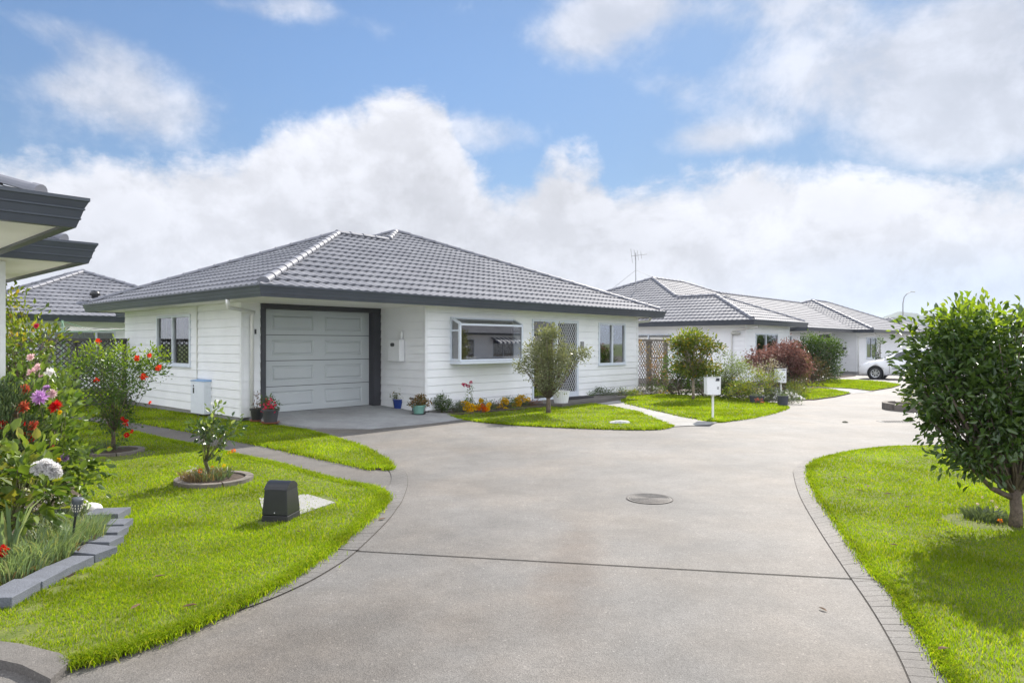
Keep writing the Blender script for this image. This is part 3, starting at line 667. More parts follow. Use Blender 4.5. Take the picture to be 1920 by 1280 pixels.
mb.build('garage_door',DOORM,H3); mb=MB(); wg.box(mb,a,a+.16,b3,2.0,-.14,.03); wg.box(mb,b-.16,b,b3,2.0,-.14,.03); wg.box(mb,a,b,2.0,2.2,-.14,.031); mb.build('door_surround',DARK,H3)
wq=w3s[1]; a,b=wq.S(1580),wq.S(1592); mb=MB(); a,b=min(a,b),max(a,b); wq.box(mb,a,b,wq.Zh(1586,664),wq.Zh(1586,650),.02,.16); bx=mb.build('letterbox',TRIM,H3); mb=MB(); wq.box(mb,a+.05,b-.1,wq.Zh(1586,655),wq.Zh(1586,651),.16,.165); mb.build('slot',DARK,bx)
wn=w3s[2]; downpipe(H3,[(37.3+1.2,-2.4,zs3),(38.5,-2.4,2.1),wn.p(.2,1.98,.08),wn.p(.15,1.9,.07),wn.p(.15,-.1,.07)],.045)
# ============================================================ house behind the trellis on the left
z5=2.506
f5,c5,o5=hiprect(-2.834,11.5,6.13,23,z5)
H5,w5,zs5=simple_house('house','white house with dark gutter behind the lattice fence and rotary clothesline',o5,f5,c5,z5,0,
 [((-2.2,12.2),(5.5,12.2),lambda wv:[(wv.S(25),wv.S(55),1.2,2.1,dict(depth=.5)),(wv.S(68),wv.S(216),.6,2.02,dict(mull=[wv.S(100),wv.S(180)],depth=.6,curt=[(wv.S(75),wv.S(210))]))]),((-2.2,22),(-2.2,12.2),None)])
vp=ray_roof(178,567,(-2.834,11.5),(6.13,11.5),z5)
mb=MB(); x,y=W(0,0)
o=empty('roof_vent',vp,'dark domed vent pipe on the tiled roof above the clothesline','vent')
mb.lathe(vp,[(.16,-.1),(.11,.05),(.10,.22),(.17,.24),(.16,.33),(.09,.40),(0,.42)],14); mb.build('cowl',BLACKP,o,smooth=True)
# ============================================================ near house on the left, only its eaves are in view
H0=hempty('house',-14,-8.42,0,'neighbouring white house with dark eaves jutting in beside the dahlias','house')
for (u0,v0,u1,v1,zz) in ((-14,-8.42,-5.26,-.9,2.6),(-12.4,-6.08,-4.50,1.6,2.6)):
    _,_,ol=hiprect(u0,v0,u1,v1,zz); fs,cs,_=hiprect(u0+.07,v0+.07,u1-.07,v1-.07,zz)
    roof(H0,fs,cs,ol,zz,dx=.034,dz=.030,cr=.07)
for P_,Q_ in (((-13.3,-7.76),(-5.92,-7.76)),((-5.92,-7.76),(-5.92,-5.44)),((-5.92,-5.44),(-5.16,-5.44)),((-5.16,-5.44),(-5.16,.95))):
    wv=Wl(P_,Q_); siding(wv,.1,2.42,H0); f=MB(); wv.box(f,.004,wv.L-.004,-.1,.106,-.12,-.003); f.build('foundation',FOUND,H0); trimv(wv,H0,wv.L-.05,.07,.1,2.42)
# ============================================================ house across the drive: out of frame, seen mirrored in the windows
f6,c6,o6=hiprect(24,-52,56,-36,2.6)
H6,w6,zs6=simple_house('house','neighbouring white house across the drive, mirrored in the bay window','' or o6,f6,c6,2.6,0,
 [((55.3,-36.7),(24.7,-36.7),lambda wv:[(8,9.8,.9,2.0,dict(mull=[9],depth=.5)),(11.5,14.5,.3,2.0,dict(mull=[13],depth=.5)),(17,19,.3,2.0,dict(mull=[18],depth=.5)),(22,24,.9,2.0,dict(mull=[23],depth=.5))]),((24.7,-36.7),(24.7,-51.3),None)],dx=.1)
mb=MB(); wv=w6[0]
for i in range(12):
    t=11.2+i*.3; mb.hexa([wv.p(t,1.75,.95),wv.p(t,2.15,.02),wv.p(t+.3,2.15,.02),wv.p(t+.3,1.75,.95)],[wv.p(t,1.77,.95),wv.p(t,2.17,.02),wv.p(t+.3,2.17,.02),wv.p(t+.3,1.77,.95)],i%2)
    mb.q([wv.p(t,1.6,.951),wv.p(t+.3,1.6,.951),wv.p(t+.3,1.75,.951),wv.p(t,1.75,.951)],i%2)
mb.build('awning',[TRIM,mat('navy stripe',(.02,.03,.08),.8)],H6)
# ============================================================ far right roof peeking over
f7,c7,o7=hiprect(72,1,88,11,2.34)
H4,_,_=simple_house('house','far house whose tiled roof peeks above the long roof near the street lamp',o7,f7,c7,2.34,-.38,[((72.7,1.7),(87,1.7),None)],dx=.1)
# ============================================================ ground, drive, lawns
def structure(o,**k): o['kind']='structure'; return o
def gridsheet(name,xs,ys,mt,dz,keep=None):
    v=[(x,y,gz(y)+dz) for y in ys for x in xs]; n=len(xs)
    f=[(j*n+i,j*n+i+1,(j+1)*n+i+1,(j+1)*n+i) for j in range(len(ys)-1) for i in range(n-1)]
    o=nmesh(name,v,f,None,mt); return structure(o)
gridsheet('ground',[-4000,-60,-20,0,20,60,4000],[-300,-20,0,22,40,60,61,200,4500],MEADOW,-.06)
gridsheet('driveway',[-9,0,20,45,80],[-8,0,22,40,60,90],CONC,0.0)
def poly_sheet(name,pts,dz,mt,skirt=.0,smt=None,parent=None,struct=True):
    """pts world xy (any order); draped on the ground, thickness skirt"""
    P=[Vector((p[0],p[1],0)) for p in pts]; t=tessellate_polygon([P]); b=MB()
    b.v=[(p.x,p.y,gz(p.y)+dz) for p in P]
    for f in t:
        a,c,d_=[P[i] for i in f]; cr=(c-a).cross(d_-a).z
        b.f.append(tuple(f) if cr>0 else tuple(f)[::-1]); b.m.append(0)
    if skirt:
        n=len(P)
        for i in range(n):
            j=(i+1)%n; p,q=P[i],P[j]; zi,zj=gz(p.y)+dz,gz(q.y)+dz
            b.q([(p.x,p.y,zi-skirt),(q.x,q.y,zj-skirt),(q.x,q.y,zj),(p.x,p.y,zi)],1)
    o=b.build(name,[mt,smt or SOIL],parent)
    return structure(o) if struct else o
def gp(l): return [tuple(gnd(a,b)[:2]) for a,b in l]
def smooth_line(l,n=6,closed=False):
    """Catmull-Rom through points"""
    r=[];m=len(l)
    for i in range(m if closed else m-1):
        p=[np.array(l[(i+k)%m] if closed else l[min(max(i+k,0),m-1)],float) for k in (-1,0,1,2)]
        for k in range(n):
            t=k/n; r.append(tuple(.5*((2*p[1])+(p[2]-p[0])*t+(2*p[0]-5*p[1]+4*p[2]-p[3])*t*t+(3*p[1]-p[0]-3*p[2]+p[3])*t**3)))
    if not closed: r.append(tuple(l[-1]))
    return r
LZ=.03
def wuv(*l): return [W(*p) for p in l]
# lawn 1 : front left
e1=smooth_line(gp([(138,1249),(250,1218),(400,1160),(545,1083),(640,1015),(700,962),(717,938),(700,920),(626,904),(517,873),(442,857),(375,840),(300,825),(200,801),(107,785)]),5)
lawn1=e1+[(-11.2,14.6),(-9.3,11),(-6.8,8.3),(-5.2,7.0),(-4.3,5.6),(-3.45,4.15),(-3.3,3.75)]+gp([(-40,1209),(40,1218),(112,1236)])
# lawn 2 : strip against the house
lawn2=smooth_line(gp([(727,882),(725,873),(709,859),(670,838),(615,821),(582,812),(552,806),(500,799),(462,793)]),4)+[W(-.27,-.6),W(-.27,2.0),W(-.45,5.8),(-11.0,17.2),(-11.6,15.6)]+smooth_line(gp([(107,776),(190,783),(270,795),(379,815),(451,828),(495,837),(582,857),(670,875),(700,881)]),3)
lawn3=smooth_line(gp([(840,779),(882,788.5),(939,795),(1004,799.5),(1120,804.5),(1204,806),(1240,804),(1256,799.5)]),5)+gp([(1234,789.5),(1194,773),(1143,763),(1110,758),(1086,760),(1031,760),(1004,757),(960,767),(895,775)])
lawn4=gp([(1165,750.5),(1180,745),(1227,741),(1258,741),(1336,745),(1367,747.5),(1407,750.5),(1430,755),(1472,762)])+smooth_line(gp([(1474,765),(1455,773),(1414,783),(1367,789.5),(1344,791.5),(1320.6,789)]),4)+gp([(1274,781),(1180,759)])
lawn5=gp([(1496,750),(1527.5,750),(1566.6,744.5),(1595,738),(1559,731),(1515,730),(1496,735)])
lawn6=gp([(1509,724),(1520,716),(1562.5,712),(1609,713),(1656,716.5),(1689,722),(1672,727.5),(1633,733.5),(1594,729),(1547,727)])
e7=smooth_line(gp([(1900,834),(1755,839),(1661,841.5),(1586,852),(1535,866),(1521,885),(1532,924),(1579,992),(1632,1064),(1676,1107),(1711.5,1161),(1765,1233),(1800,1290),(1850,1400)]),5)
lawn7=e7+[(5.5,.3),(12,.5),(14,9.5),(9,10.6)]
lawnB=[(-11.3,17.3),(-10.2,18.2),(-9.4,20.3),(-14,26),(-21,24),(-17,15)]
GR=leafmat('grass blades',(.135,.222,.008),(.245,.328,.012),(.36,.35,.07),trans=.5,rough=.6,spec=.10,tcol=(1.5,1.5,.35),ns=1.3,nv=.34)
lawns=[('lawn',lawn1),('lawn',lawn2),('lawn',lawn3),('lawn',lawn4),('lawn',lawn5),('lawn',lawn6),('lawn',lawn7),('lawn',lawnB)]
for nm,l in lawns: poly_sheet(nm,l,LZ,LAWNB,.05)
def inside(P,x,y):
    P=np.array(P); r=np.zeros(len(x),bool); n=len(P)
    for i in range(n):
        x0,y0=P[i];x1,y1=P[(i+1)%n]
        if y0==y1: continue
        c=((y0>y)!=(y1>y))&(x<(x1-x0)*(y-y0)/(y1-y0)+x0); r^=c
    return r
def gzv(y): return -0.01*np.clip(y-22,0,38)
def bare_mask(x,y):
    """keeps blades off worn patches"""
    k=np.ones(len(x),bool)
    for cx,cy,r in BARE: k&=~(((x-cx)**2+(y-cy)**2<r*r)&(rng.random(len(x))<.9))
    return k
BARE=[]
for px,py,r in ((575,948,.30),(500,985,.1),(402,908,.42),(215,858,.52),(30,1195,.10),(125,1247,.10),(222,985,.07),(216,1008,.06),(205,1025,.06),(193,1045,.07),(178,1066,.08),(150,1090,.08),(115,1112,.07),(60,1150,.07),(1840,985,.30),(1163,795,.14)):
    g=gnd(px,py); BARE.append((g.x,g.y,r))
def grass(poly,dens,hmin,hmax,label_par=None,edge=0):
    P=np.array(poly); x0,y0=P.min(0);x1,y1=P.max(0); A_=(x1-x0)*(y1-y0)
    n=int(A_*dens(2.5)); n=min(n,2600000)
    x=rng.uniform(x0,x1,n); y=rng.uniform(y0,y1,n)
    vis=(y>1.8)&(np.abs(x)/np.maximum(y,.1)<.80)
    x,y=x[vis],y[vis]; keep=rng.random(len(x))<np.array([1.0])*np.vectorize(dens)(y)/dens(2.5); x,y=x[keep],y[keep]
    k=inside(poly,x,y)&bare_mask(x,y); x,y=x[k],y[k]
    n=len(x); d=np.hypot(x,y)
    clump=(np.sin(x*3.1+1.3*np.sin(y*2.3))+np.sin(y*4.3+x*1.7))*.25+.5
    h=(rng.uniform(hmin,hmax,n)*(0.7+.5*clump)); wd=np.maximum(.0022,.00048*d)*rng.uniform(.7,1.3,n)
    a=rng.uniform(0,2*np.pi,n); lean=rng.uniform(.1,.75,n)*h; b=rng.uniform(0,2*np.pi,n)
    z=gzv(y)+LZ-.004
    sx,sy=np.cos(a)*wd,np.sin(a)*wd; lx,ly=np.cos(b)*lean,np.sin(b)*lean
    V=np.empty((n,5,3),np.float32)
    V[:,0]=np.stack([x-sx,y-sy,z],1);V[:,1]=np.stack([x+sx,y+sy,z],1)
    V[:,2]=np.stack([x+sx*.8+lx*.3,y+sy*.8+ly*.3,z+h*.55],1);V[:,3]=np.stack([x-sx*.8+lx*.3,y-sy*.8+ly*.3,z+h*.55],1)
    V[:,4]=np.stack([x+lx,y+ly,z+h*.95],1)
    i=np.arange(n)[:,None]*5
    q=i+np.array([[0,1,2,3]]); t=i+np.array([[3,2,4]])
    o=nmesh('grass',V.reshape(-1,3),q,t,GR); o['kind']='stuff'; o['label']='short mown green grass growing on the lawns'; return n
dens=lambda d: 9000*min(1,(5.0/max(d,1))**2)+150
tot_=0
for l,a,b in ((lawn1,.016,.036),(lawn7,.015,.034),(lawn2,.022,.045),(lawn3,.022,.042),(lawn4,.03,.05),(lawn5,.03,.05),(lawn6,.03,.05),(lawnB,.03,.06)):
    tot_+=grass(l,dens,a,b)
# long tufts along the lawn edge by the drive
def tufts(line,n,h,name='grass',off=.06):
    L_=np.array(line); seg=rng.integers(0,len(L_)-1,n); t=rng.random(n)[:,None]; p=L_[seg]*(1-t)+L_[seg+1]*t+rng.normal(0,off,(n,2))
    x,y=p[:,0],p[:,1]; hh=rng.uniform(.5,1,n)*h; a=rng.uniform(0,2*np.pi,n); b=rng.uniform(0,2*np.pi,n); wd=np.maximum(.003,.0005*np.hypot(x,y)); ln=hh*rng.uniform(.3,1.1,n)
    z=gzv(y)+.012; V=np.empty((n,5,3),np.float32); sx,sy=np.cos(a)*wd,np.sin(a)*wd; lx,ly=np.cos(b)*ln,np.sin(b)*ln
    V[:,0]=np.stack([x-sx,y-sy,z],1);V[:,1]=np.stack([x+sx,y+sy,z],1);V[:,2]=np.stack([x+sx*.8+lx*.35,y+sy*.8+ly*.35,z+hh*.6],1);V[:,3]=np.stack([x-sx*.8+lx*.35,y-sy*.8+ly*.35,z+hh*.6],1);V[:,4]=np.stack([x+lx,y+ly,z+hh*.85],1)
    i=np.arange(n)[:,None]*5; o=nmesh(name,V.reshape(-1,3),i+np.array([[0,1,2,3]]),i+np.array([[3,2,4]]),GR); o['kind']='stuff'; o['label']='longer grass tufts along the lawn edges'
tufts(e1,26000,.06,off=.035); tufts(e7,14000,.045,off=.03); tufts(lawn2,12000,.06,off=.04); tufts(lawn3+lawn3[:1],6000,.055,off=.04); tufts(lawn4+lawn4[:1],5000,.05,off=.04)
pt=[(gnd(a,b).x,gnd(a,b).y) for a,b in ((150,1120),(250,1130),(360,1095),(430,1060),(520,1010))]
tufts(pt,7000,.055,off=.22)
# footpaths
path1=smooth_line(gp([(107,776),(190,783),(270,795),(379,815),(451,828),(495,837),(582,857),(670,875),(727,882)]),4)+smooth_line(gp([(732,900),(722,925)]),2)+smooth_line(gp([(626,904),(517,873),(442,857),(375,840),(300,825),(200,801),(107,785)]),4)+[(-11.2,14.6),(-11.6,15.6)]
poly_sheet('footpath',path1,.006,CONC2)
pad=wuv((6.9,-2.2),(9.5,-2.2),(9.6,-3.0),(9.6,-3.35),(6.9,-3.1))
path2=gp([(1165,751),(1274,782),(1325,790),(1350,793),(1330,797),(1256,800),(1234,789.5),(1194,773),(1143,763),(1110,758),(1086,760),(1019,757),(1019,752)])+wuv((9.5,-2.2),(10.0,-2.6))
poly_sheet('footpath',gp([(1165,750),(1274,781.5),(1325,789.5),(1345,792.5),(1330,797),(1256,800.5),(1234,790),(1194,773.5),(1143,763.5),(1110,758.5)]),.012,CONC4)
mb=MB(); zc=[.10,.10,.06,.06]
po=poly_sheet('door_pad',wuv((6.3,-2.2),(9.6,-2.2),(9.9,-3.1),(6.6,-3.35)),.10,CONC2,.12,CONC2)
poly_sheet('footpath',gp([(1515,730),(1559,731),(1600,738),(1640,734),(1594,729),(1547,727),(1509,724)]),.008,CONC4)
# sloping garage apron
ap=MB(); pa=[(*W(.0,-.42),.15),(*W(3.16,-.42),.15),(*W(3.16,-2.15),.075),(*W(3.9,-3.0),.03),(*W(4.0,-3.3),.008),(*W(2.2,-3.4),.006),(*W(.9,-3.25),.008),(*W(.2,-2.4),.04),(*W(-.1,-1.2),.09)]
ap.q(pa); n=len(pa)
for i in range(n):
    a,b=pa[i],pa[(i+1)%n]; ap.q([(a[0],a[1],-.03),(b[0],b[1],-.03),b,a])
structure(ap.build('garage_apron',CONC3))
# stamped brick border
def border(inner,outer,lab):
    I=np.array(inner);O=np.array(outer)
    def resample(A_,n):
        d=np.r_[0,np.cumsum(np.linalg.norm(np.diff(A_,axis=0),axis=1))]; s=np.linspace(0,d[-1],n); return np.stack([np.interp(s,d,A_[:,0]),np.interp(s,d,A_[:,1])],1)
    ln=np.linalg.norm(np.diff(I,axis=0),axis=1).sum(); n=int(ln/.095)+1
    I=resample(I,n);O=resample(O,n); g=MB()
    for i in range(n-1): g.q([(I[i][0],I[i][1],.0035),(O[i][0],O[i][1],.0035),(O[i+1][0],O[i+1][1],.0035),(I[i+1][0],I[i+1][1],.0035)])
    structure(g.build('driveway_border',GROOVE))
    m=MB()
    for i in range(n-1):
        a,b,c,d_=I[i],O[i],O[i+1],I[i+1]; ge=.022 if random.random()<.6 else .009
        a2,d2=a+(d_-a)*ge,d_-(d_-a)*ge; b2,c2=b+(c-b)*ge,c-(c-b)*ge
        e=.022; z=.0075+random.random()*.0012
        b3_,c3_=b2+(a2-b2)*e,c2+(d2-c2)*e
        for f,h_ in ((0,.5),(.5,1)):
            m.q([(*(a2+(b3_-a2)*f),z),(*(a2+(b3_-a2)*h_),z),(*(d2+(c3_-d2)*h_),z),(*(d2+(c3_-d2)*f),z)])
    structure(m.build('driveway_border',BORD))
border(e7[8:],smooth_line(gp([(1640,846),(1550,854),(1512,862),(1489,880),(1488,893),(1499.5,931),(1532,989),(1578.6,1061),(1632,1140),(1675.6,1215),(1704,1276),(1745,1380)]),5),'')
bi=smooth_line(gp([(700,857),(727,880),(734,900),(722,925),(717,938),(700,962),(640,1015),(600,1045),(545,1083),(480,1118),(420,1150)]),5)
bo=smooth_line(gp([(722,850),(757,880),(765,905),(755,938),(745,953),(727,977),(672,1031),(636,1058),(578,1092),(500,1127),(424,1153)]),5)
border(bi,bo,'')
# control joints
def joint(a,b,wd=.009,br_=None):
    a,b=gnd(*a),gnd(*b); d_=(b-a).normalized(); s_=Vector((-d_.y,d_.x,0))*wd/2; m=MB(); z=Vector((0,0,.0042))
    m.q([a-s_+z,b-s_+z,b+s_+z,a+s_+z])
    if br_:
        for f0,f1 in br_: p,q=a.lerp(b,f0),a.lerp(b,f1); z=Vector((0,0,.0095)); m.q([p-s_+z,q-s_+z,q+s_+z,p+s_+z]); structure(m.build('control_joint',GROOVE))
joint((630,1031),(1644,1088),.011,[(0,.05),(.955,1)]); joint((1290,838),(1470,847),.010); joint((1600,832),(1290,838),.008)
j=MB(); 
for a,b in ((((1460,873)),((1555,880))),): pass
# concrete slab corner at lower left, planting beds
poly_sheet('kerb_slab',gp([(-40,1212),(40,1222),(112,1240),(135,1252),(95,1290),(40,1262),(-60,1240)]),.045,CONC2,.06,CONC2)
poly_sheet('utility_pad',gp([(486,940),(575,932),(628,948),(560,972),(535,982),(492,962)]),.038,CONC4,.01,CONC4)
bed1=gp([(-30,1140),(60,1125),(150,1080),(200,1030),(212,1000),(206,975),(165,950),(135,915),(118,880),(95,840),(70,812)])+[(-8.3,9.5),(-5.6,7.2),(-5.2,6),(-4.2,4)]
poly_sheet('garden_bed',bed1,.045,SOIL,.03)
poly_sheet('garden_bed',wuv((3.3,-2.2),(6.4,-2.2),(6.6,-3.0),(5.6,-3.05),(4.6,-2.95),(3.6,-2.9)),.05,SOIL,.05)
poly_sheet('garden_bed',wuv((9.6,-2.2),(11.9,-2.2),(12.1,-1.5),(19.3,-1.5),(19.6,-2.6),(24.2,-2.6),(24.3,-4.6),(22.3,-5.8),(19,-5.6),(16.5,-4.1),(13.0,-3.0),(9.9,-2.9)),.03,SOIL,.04)
poly_sheet('garden_bed',wuv((24.3,-4.8),(24.5,-2.6),(27,-1.2),(32,-1.0),(33,-2.8),(29,-3.0),(26.2,-4.2),(24.6,-5.2)),.03,SOIL,.04)
# ============================================================ plant kit
LEAF={}
def leafcloud(name,parent,C,D,size,mt,ratio=.42,fold=.12,droop=.0,normal_up=.5):
    C=np.asarray(C,float);D=np.asarray(D,float);n=len(C); 
    D/=np.maximum(np.linalg.norm(D,axis=1)[:,None],1e-6); size=np.broadcast_to(np.asarray(size,float),(n,))[:,None]
    r=rng.normal(0,1,(n,3)); r[:,2]+=normal_up*2
    S=np.cross(D,r); S/=np.maximum(np.linalg.norm(S,axis=1)[:,None],1e-6); U=np.cross(S,D)
    V=np.empty((n,6,3)); V[:,0]=C; V[:,1]=C+D*size*.38+S*size*ratio*.5+U*size*fold; V[:,2]=C+D*size*.72+S*size*ratio*.36+U*size*fold*.8
    V[:,3]=C+D*size-U*size*droop; V[:,5]=C+D*size*.38-S*size*ratio*.5+U*size*fold; V[:,4]=C+D*size*.72-S*size*ratio*.36+U*size*fold*.8
    i=np.arange(n)[:,None]*6
    q=np.concatenate([i+np.array([[0,1,2,3]]),i+np.array([[0,3,4,5]])]); 
    return nmesh(name,V.reshape(-1,3),q,None,mt,parent,smooth=False)
def sample_env(env,n,shell=.55):
    """clump centres inside ellipsoids (cx,cy,cz,rx,ry,rz)"""
    w_=np.array([e[3]*e[4]*e[5] for e in env])**.7; w_/=w_.sum(); out=[]
    for k in rng.choice(len(env),n,p=w_):
        e=env[k]; d=rng.normal(0,1,3); d/=np.linalg.norm(d); r=shell+(1-shell)*rng.random()**.5 if rng.random()<.75 else rng.random()**.4
        out.append((e[0]+d[0]*r*e[3],e[1]+d[1]*r*e[4],e[2]+d[2]*r*e[5]))
    return np.array(out)
def plant(name,label,cat,base,env,nclump,nleaf,lsize,lmat,bmat,trunk=(.03,.4),clr=.16,group=None,ratio=.42,stems=1,top=None,topmat=None,droop=.1,fork=None,upright=.3,spread=.08,bn=5,leafname='crown',trunkname='trunk',fold=.12,shell=.55,limbs=1.0,normal_up=.5,lr=1.0):
    """base: world Vector. env relative to the base. Each clump hangs on a limb grown from the trunk."""
    o=empty(name,base,label,cat,group); B=Vector(base)
    C=sample_env(env,nclump,shell); mb=MB(); r0,fh=trunk
    cz=np.mean([e[2] for e in env])
    forks=[]
    for s in range(stems):
        a=random.random()*6.28; rr=spread*(0 if stems==1 else 1); b0=B+Vector((math.cos(a)*rr*.5,math.sin(a)*rr*.5,-.03)); f=fork or (0,0)
        t1=B+Vector((math.cos(a)*rr*1.6+f[0],math.sin(a)*rr*1.6+f[1],fh)); mid=(b0+t1)/2+Vector((random.uniform(-1,1)*r0*.8,random.uniform(-1,1)*r0*.8,0))
        mb.tube([b0,mid,t1],[r0*1.15,r0*.95,r0*.85],8 if r0>.03 else 6); forks.append(t1)
    L_c=[];L_d=[];L_s=[];LT=[]
    for i,c in enumerate(C):
        c=Vector(c)+B; f=random.choice(forks); d_=c-f
        if i<nclump*limbs:
            m1=f+d_*.4+Vector((0,0,-.08*d_.length if d_.z>0 else .12*d_.length))+Vector([random.uniform(-.06,.06)*d_.length for _ in range(3)])
            r1=r0*lr*random.uniform(.35,.62)
            mb.tube([f-Vector((0,0,r0*.6)),m1,c],[r1,r1*.6,max(.0022,r1*.22)],bn)
        m=max(3,int(nleaf*random.uniform(.6,1.4))); pts=rng.normal(0,1,(m,3))*clr*.55; P_=np.array(c)+pts
        dr=pts/np.maximum(np.linalg.norm(pts,axis=1)[:,None],1e-6)+rng.normal(0,.45,(m,3)); out_=np.array(c)-np.array(B)-np.array([0,0,cz]); dr+=.5*out_/max(np.linalg.norm(out_),1e-6); dr[:,2]+=upright
        L_c.append(P_);L_d.append(dr);L_s.append(lsize*rng.uniform(.6,1.25,m))
    Cc=np.concatenate(L_c);Dd=np.concatenate(L_d);Ss=np.concatenate(L_s)
    k=Cc[:,2]>B.z+.01; Cc,Dd,Ss=Cc[k],Dd[k],Ss[k]
    mb.build(trunkname,bmat,o,smooth=True)
    if top is not None:
        lim=B.z+top; hi_=(Cc[:,2]+rng.normal(0,.11,len(Cc)))>lim
        if hi_.any(): leafcloud('new_leaves',o,Cc[hi_],Dd[hi_],Ss[hi_],topmat,ratio,fold,droop,normal_up)
        Cc,Dd,Ss=Cc[~hi_],Dd[~hi_],Ss[~hi_]
    leafcloud(leafname,o,Cc,Dd,Ss,lmat,ratio,fold,droop,normal_up)
    return o
FM={}
def petalmat(n,c,c2=None,tr=.42):
    return leafmat('petal '+n,tuple(x*.8 for x in c),tuple(min(1,x*1.1) for x in c) if c2 is None else c2,trans=tr,rough=.6,spec=.2,tcol=(1.1,1.1,1.1))
RED=petalmat('red',(.62,.012,.012)); HIB=petalmat('scarlet',(.75,.045,.015)); PURP=petalmat('mauve',(.58,.26,.66),(.78,.52,.80)); PINK=petalmat('pale pink',(.78,.50,.58),(.85,.68,.66)); WHT=petalmat('white',(.92,.90,.90),(.95,.94,.92),tr=.5); YEL=petalmat('yellow',(.80,.55,.01)); ORG=petalmat('orange',(.80,.22,.01)); MAG=petalmat('magenta',(.62,.03,.12)); CORAL=petalmat('coral',(.70,.10,.07),(.78,.25,.12)); LILAC=petalmat('lilac',(.40,.26,.45))
def flower(parent,pos,r,mt,kind='dahlia',facing=(-.1,-1,.55),n=None,center=None,name='flower'):
    f=Vector(facing).normalized(); a=f.cross(Vector((0,0,1))).normalized(); b=a.cross(f); pos=Vector(pos); C=[];D=[];S=[]
    if kind=='dahlia':
        for lay,(el_,k,s) in enumerate(((5,15,1.0),(22,14,.95),(40,12,.85),(58,9,.7),(76,6,.5))):
            for i in range(k):
                an=2*math.pi*(i+.5*(lay%2))/k+random.uniform(-.1,.1); e=R(el_+random.uniform(-6,6)); d_=(a*math.cos(an)+b*math.sin(an))*math.cos(e)+f*math.sin(e)
                C.append(pos+d_*r*.08); D.append(d_); S.append(r*s*random.uniform(.85,1.1))
        ra=.34
    elif kind=='pom':
        for i in range(n or 60):
            z=random.uniform(-.25,1); an=random.uniform(0,6.28); q=math.sqrt(max(0,1-z*z)); d_=(a*math.cos(an)+b*math.sin(an))*q+f*z
            C.append(pos+d_*r*.35); D.append(d_+Vector([random.uniform(-.25,.25) for _ in range(3)])); S.append(r*.7)
        ra=.55
    else:
        for i in range(n or 5):
            an=2*math.pi*i/(n or 5)+random.uniform(-.15,.15); d_=(a*math.cos(an)+b*math.sin(an))*.92+f*.35
            C.append(pos); D.append(d_); S.append(r*random.uniform(.9,1.1))
        ra=.95
    o=leafcloud(name,parent,[tuple(x) for x in C],[tuple(x) for x in D],S,mt,ra,.06,.05,.0)
    if kind=='hib':
        m=MB(); m.tube([pos,pos+f*r*.9],[r*.06,r*.03],5); m.build('stamen',petalmat('stamen',(.8,.5,.1)),o)
    return o
def blades(name,parent,c,rad,n,h,wd,mt,lean=.5,flat_=.0,dz=.0):
    """tuft of upright narrow leaves"""
    c=Vector(c); an=rng.uniform(0,2*np.pi,n); r=rad*np.sqrt(rng.random(n)); x=c.x+r*np.cos(an); y=c.y+r*np.sin(an); z=np.full(n,c.z+dz)
    hh=h*rng.uniform(.5,1.1,n); la=an+rng.normal(0,.9,n); ln=hh*lean*rng.uniform(.2,1.3,n); a=rng.uniform(0,np.pi,n); w_=wd*rng.uniform(.6,1.2,n)
    sx,sy=np.cos(a)*w_,np.sin(a)*w_; lx,ly=np.cos(la)*ln,np.sin(la)*ln; V=np.empty((n,7,3))
    V[:,0]=np.stack([x-sx*.6,y-sy*.6,z],1);V[:,1]=np.stack([x+sx*.6,y+sy*.6,z],1)
    V[:,2]=np.stack([x+sx+lx*.2,y+sy+ly*.2,z+hh*.45],1);V[:,3]=np.stack([x-sx+lx*.2,y-sy+ly*.2,z+hh*.45],1)
    V[:,4]=np.stack([x+sx*.7+lx*.55,y+sy*.7+ly*.55,z+hh*.8],1);V[:,5]=np.stack([x-sx*.7+lx*.55,y-sy*.7+ly*.55,z+hh*.8],1);V[:,6]=np.stack([x+lx,y+ly,z+hh*.98],1)
    i=np.arange(n)[:,None]*7; return nmesh(name,V.reshape(-1,3),np.concatenate([i+np.array([[0,1,2,3]]),i+np.array([[3,2,4,5]])]),i+np.array([[5,4,6]]),mt,parent)
G_DARK=leafmat('camellia leaf',(.032,.074,.016),(.090,.150,.030),trans=.28,rough=.26,spec=.7)
G_NEW=leafmat('new leaf',(.13,.23,.015),(.26,.36,.03),trans=.45,rough=.35)
G_MID=leafmat('hibiscus leaf',(.045,.10,.018),(.11,.19,.035),trans=.35,rough=.36,spec=.5)
G_YEL=leafmat('yellow green leaf',(.10,.17,.02),(.22,.27,.03),(.34,.26,.03),trans=.45,rough=.45)
G_OLIVE=leafmat('olive grey leaf',(.115,.145,.065),(.28,.30,.17),trans=.3,rough=.35,spec=.6)
G_GREY=leafmat('carnation leaf',(.13,.20,.10),(.24,.33,.17),(.36,.36,.16),trans=.35,rough=.5)
G_ROSE=leafmat('rose leaf',(.065,.125,.022),(.18,.26,.05),trans=.4,rough=.38)
G_HYD=leafmat('hydrangea leaf',(.06,.12,.02),(.17,.24,.035),(.33,.30,.06),trans=.42,rough=.45)
G_TREE=leafmat('autumn green leaf',(.05,.09,.012),(.16,.20,.02),(.32,.20,.02),trans=.42,rough=.42)
G_RED=leafmat('red maple leaf',(.15,.075,.062),(.38,.21,.17),trans=.4,rough=.5,tcol=(1.3,1.1,1.0))
G_FEA=leafmat('feathery leaf',(.12,.19,.05),(.25,.33,.10),trans=.45,rough=.5)
G_BLU=leafmat('grey green leaf',(.07,.11,.06),(.16,.21,.11),trans=.3,rough=.5)
G_DRY=leafmat('dry leaf',(.16,.10,.05),(.30,.22,.12),trans=.25,rough=.8)
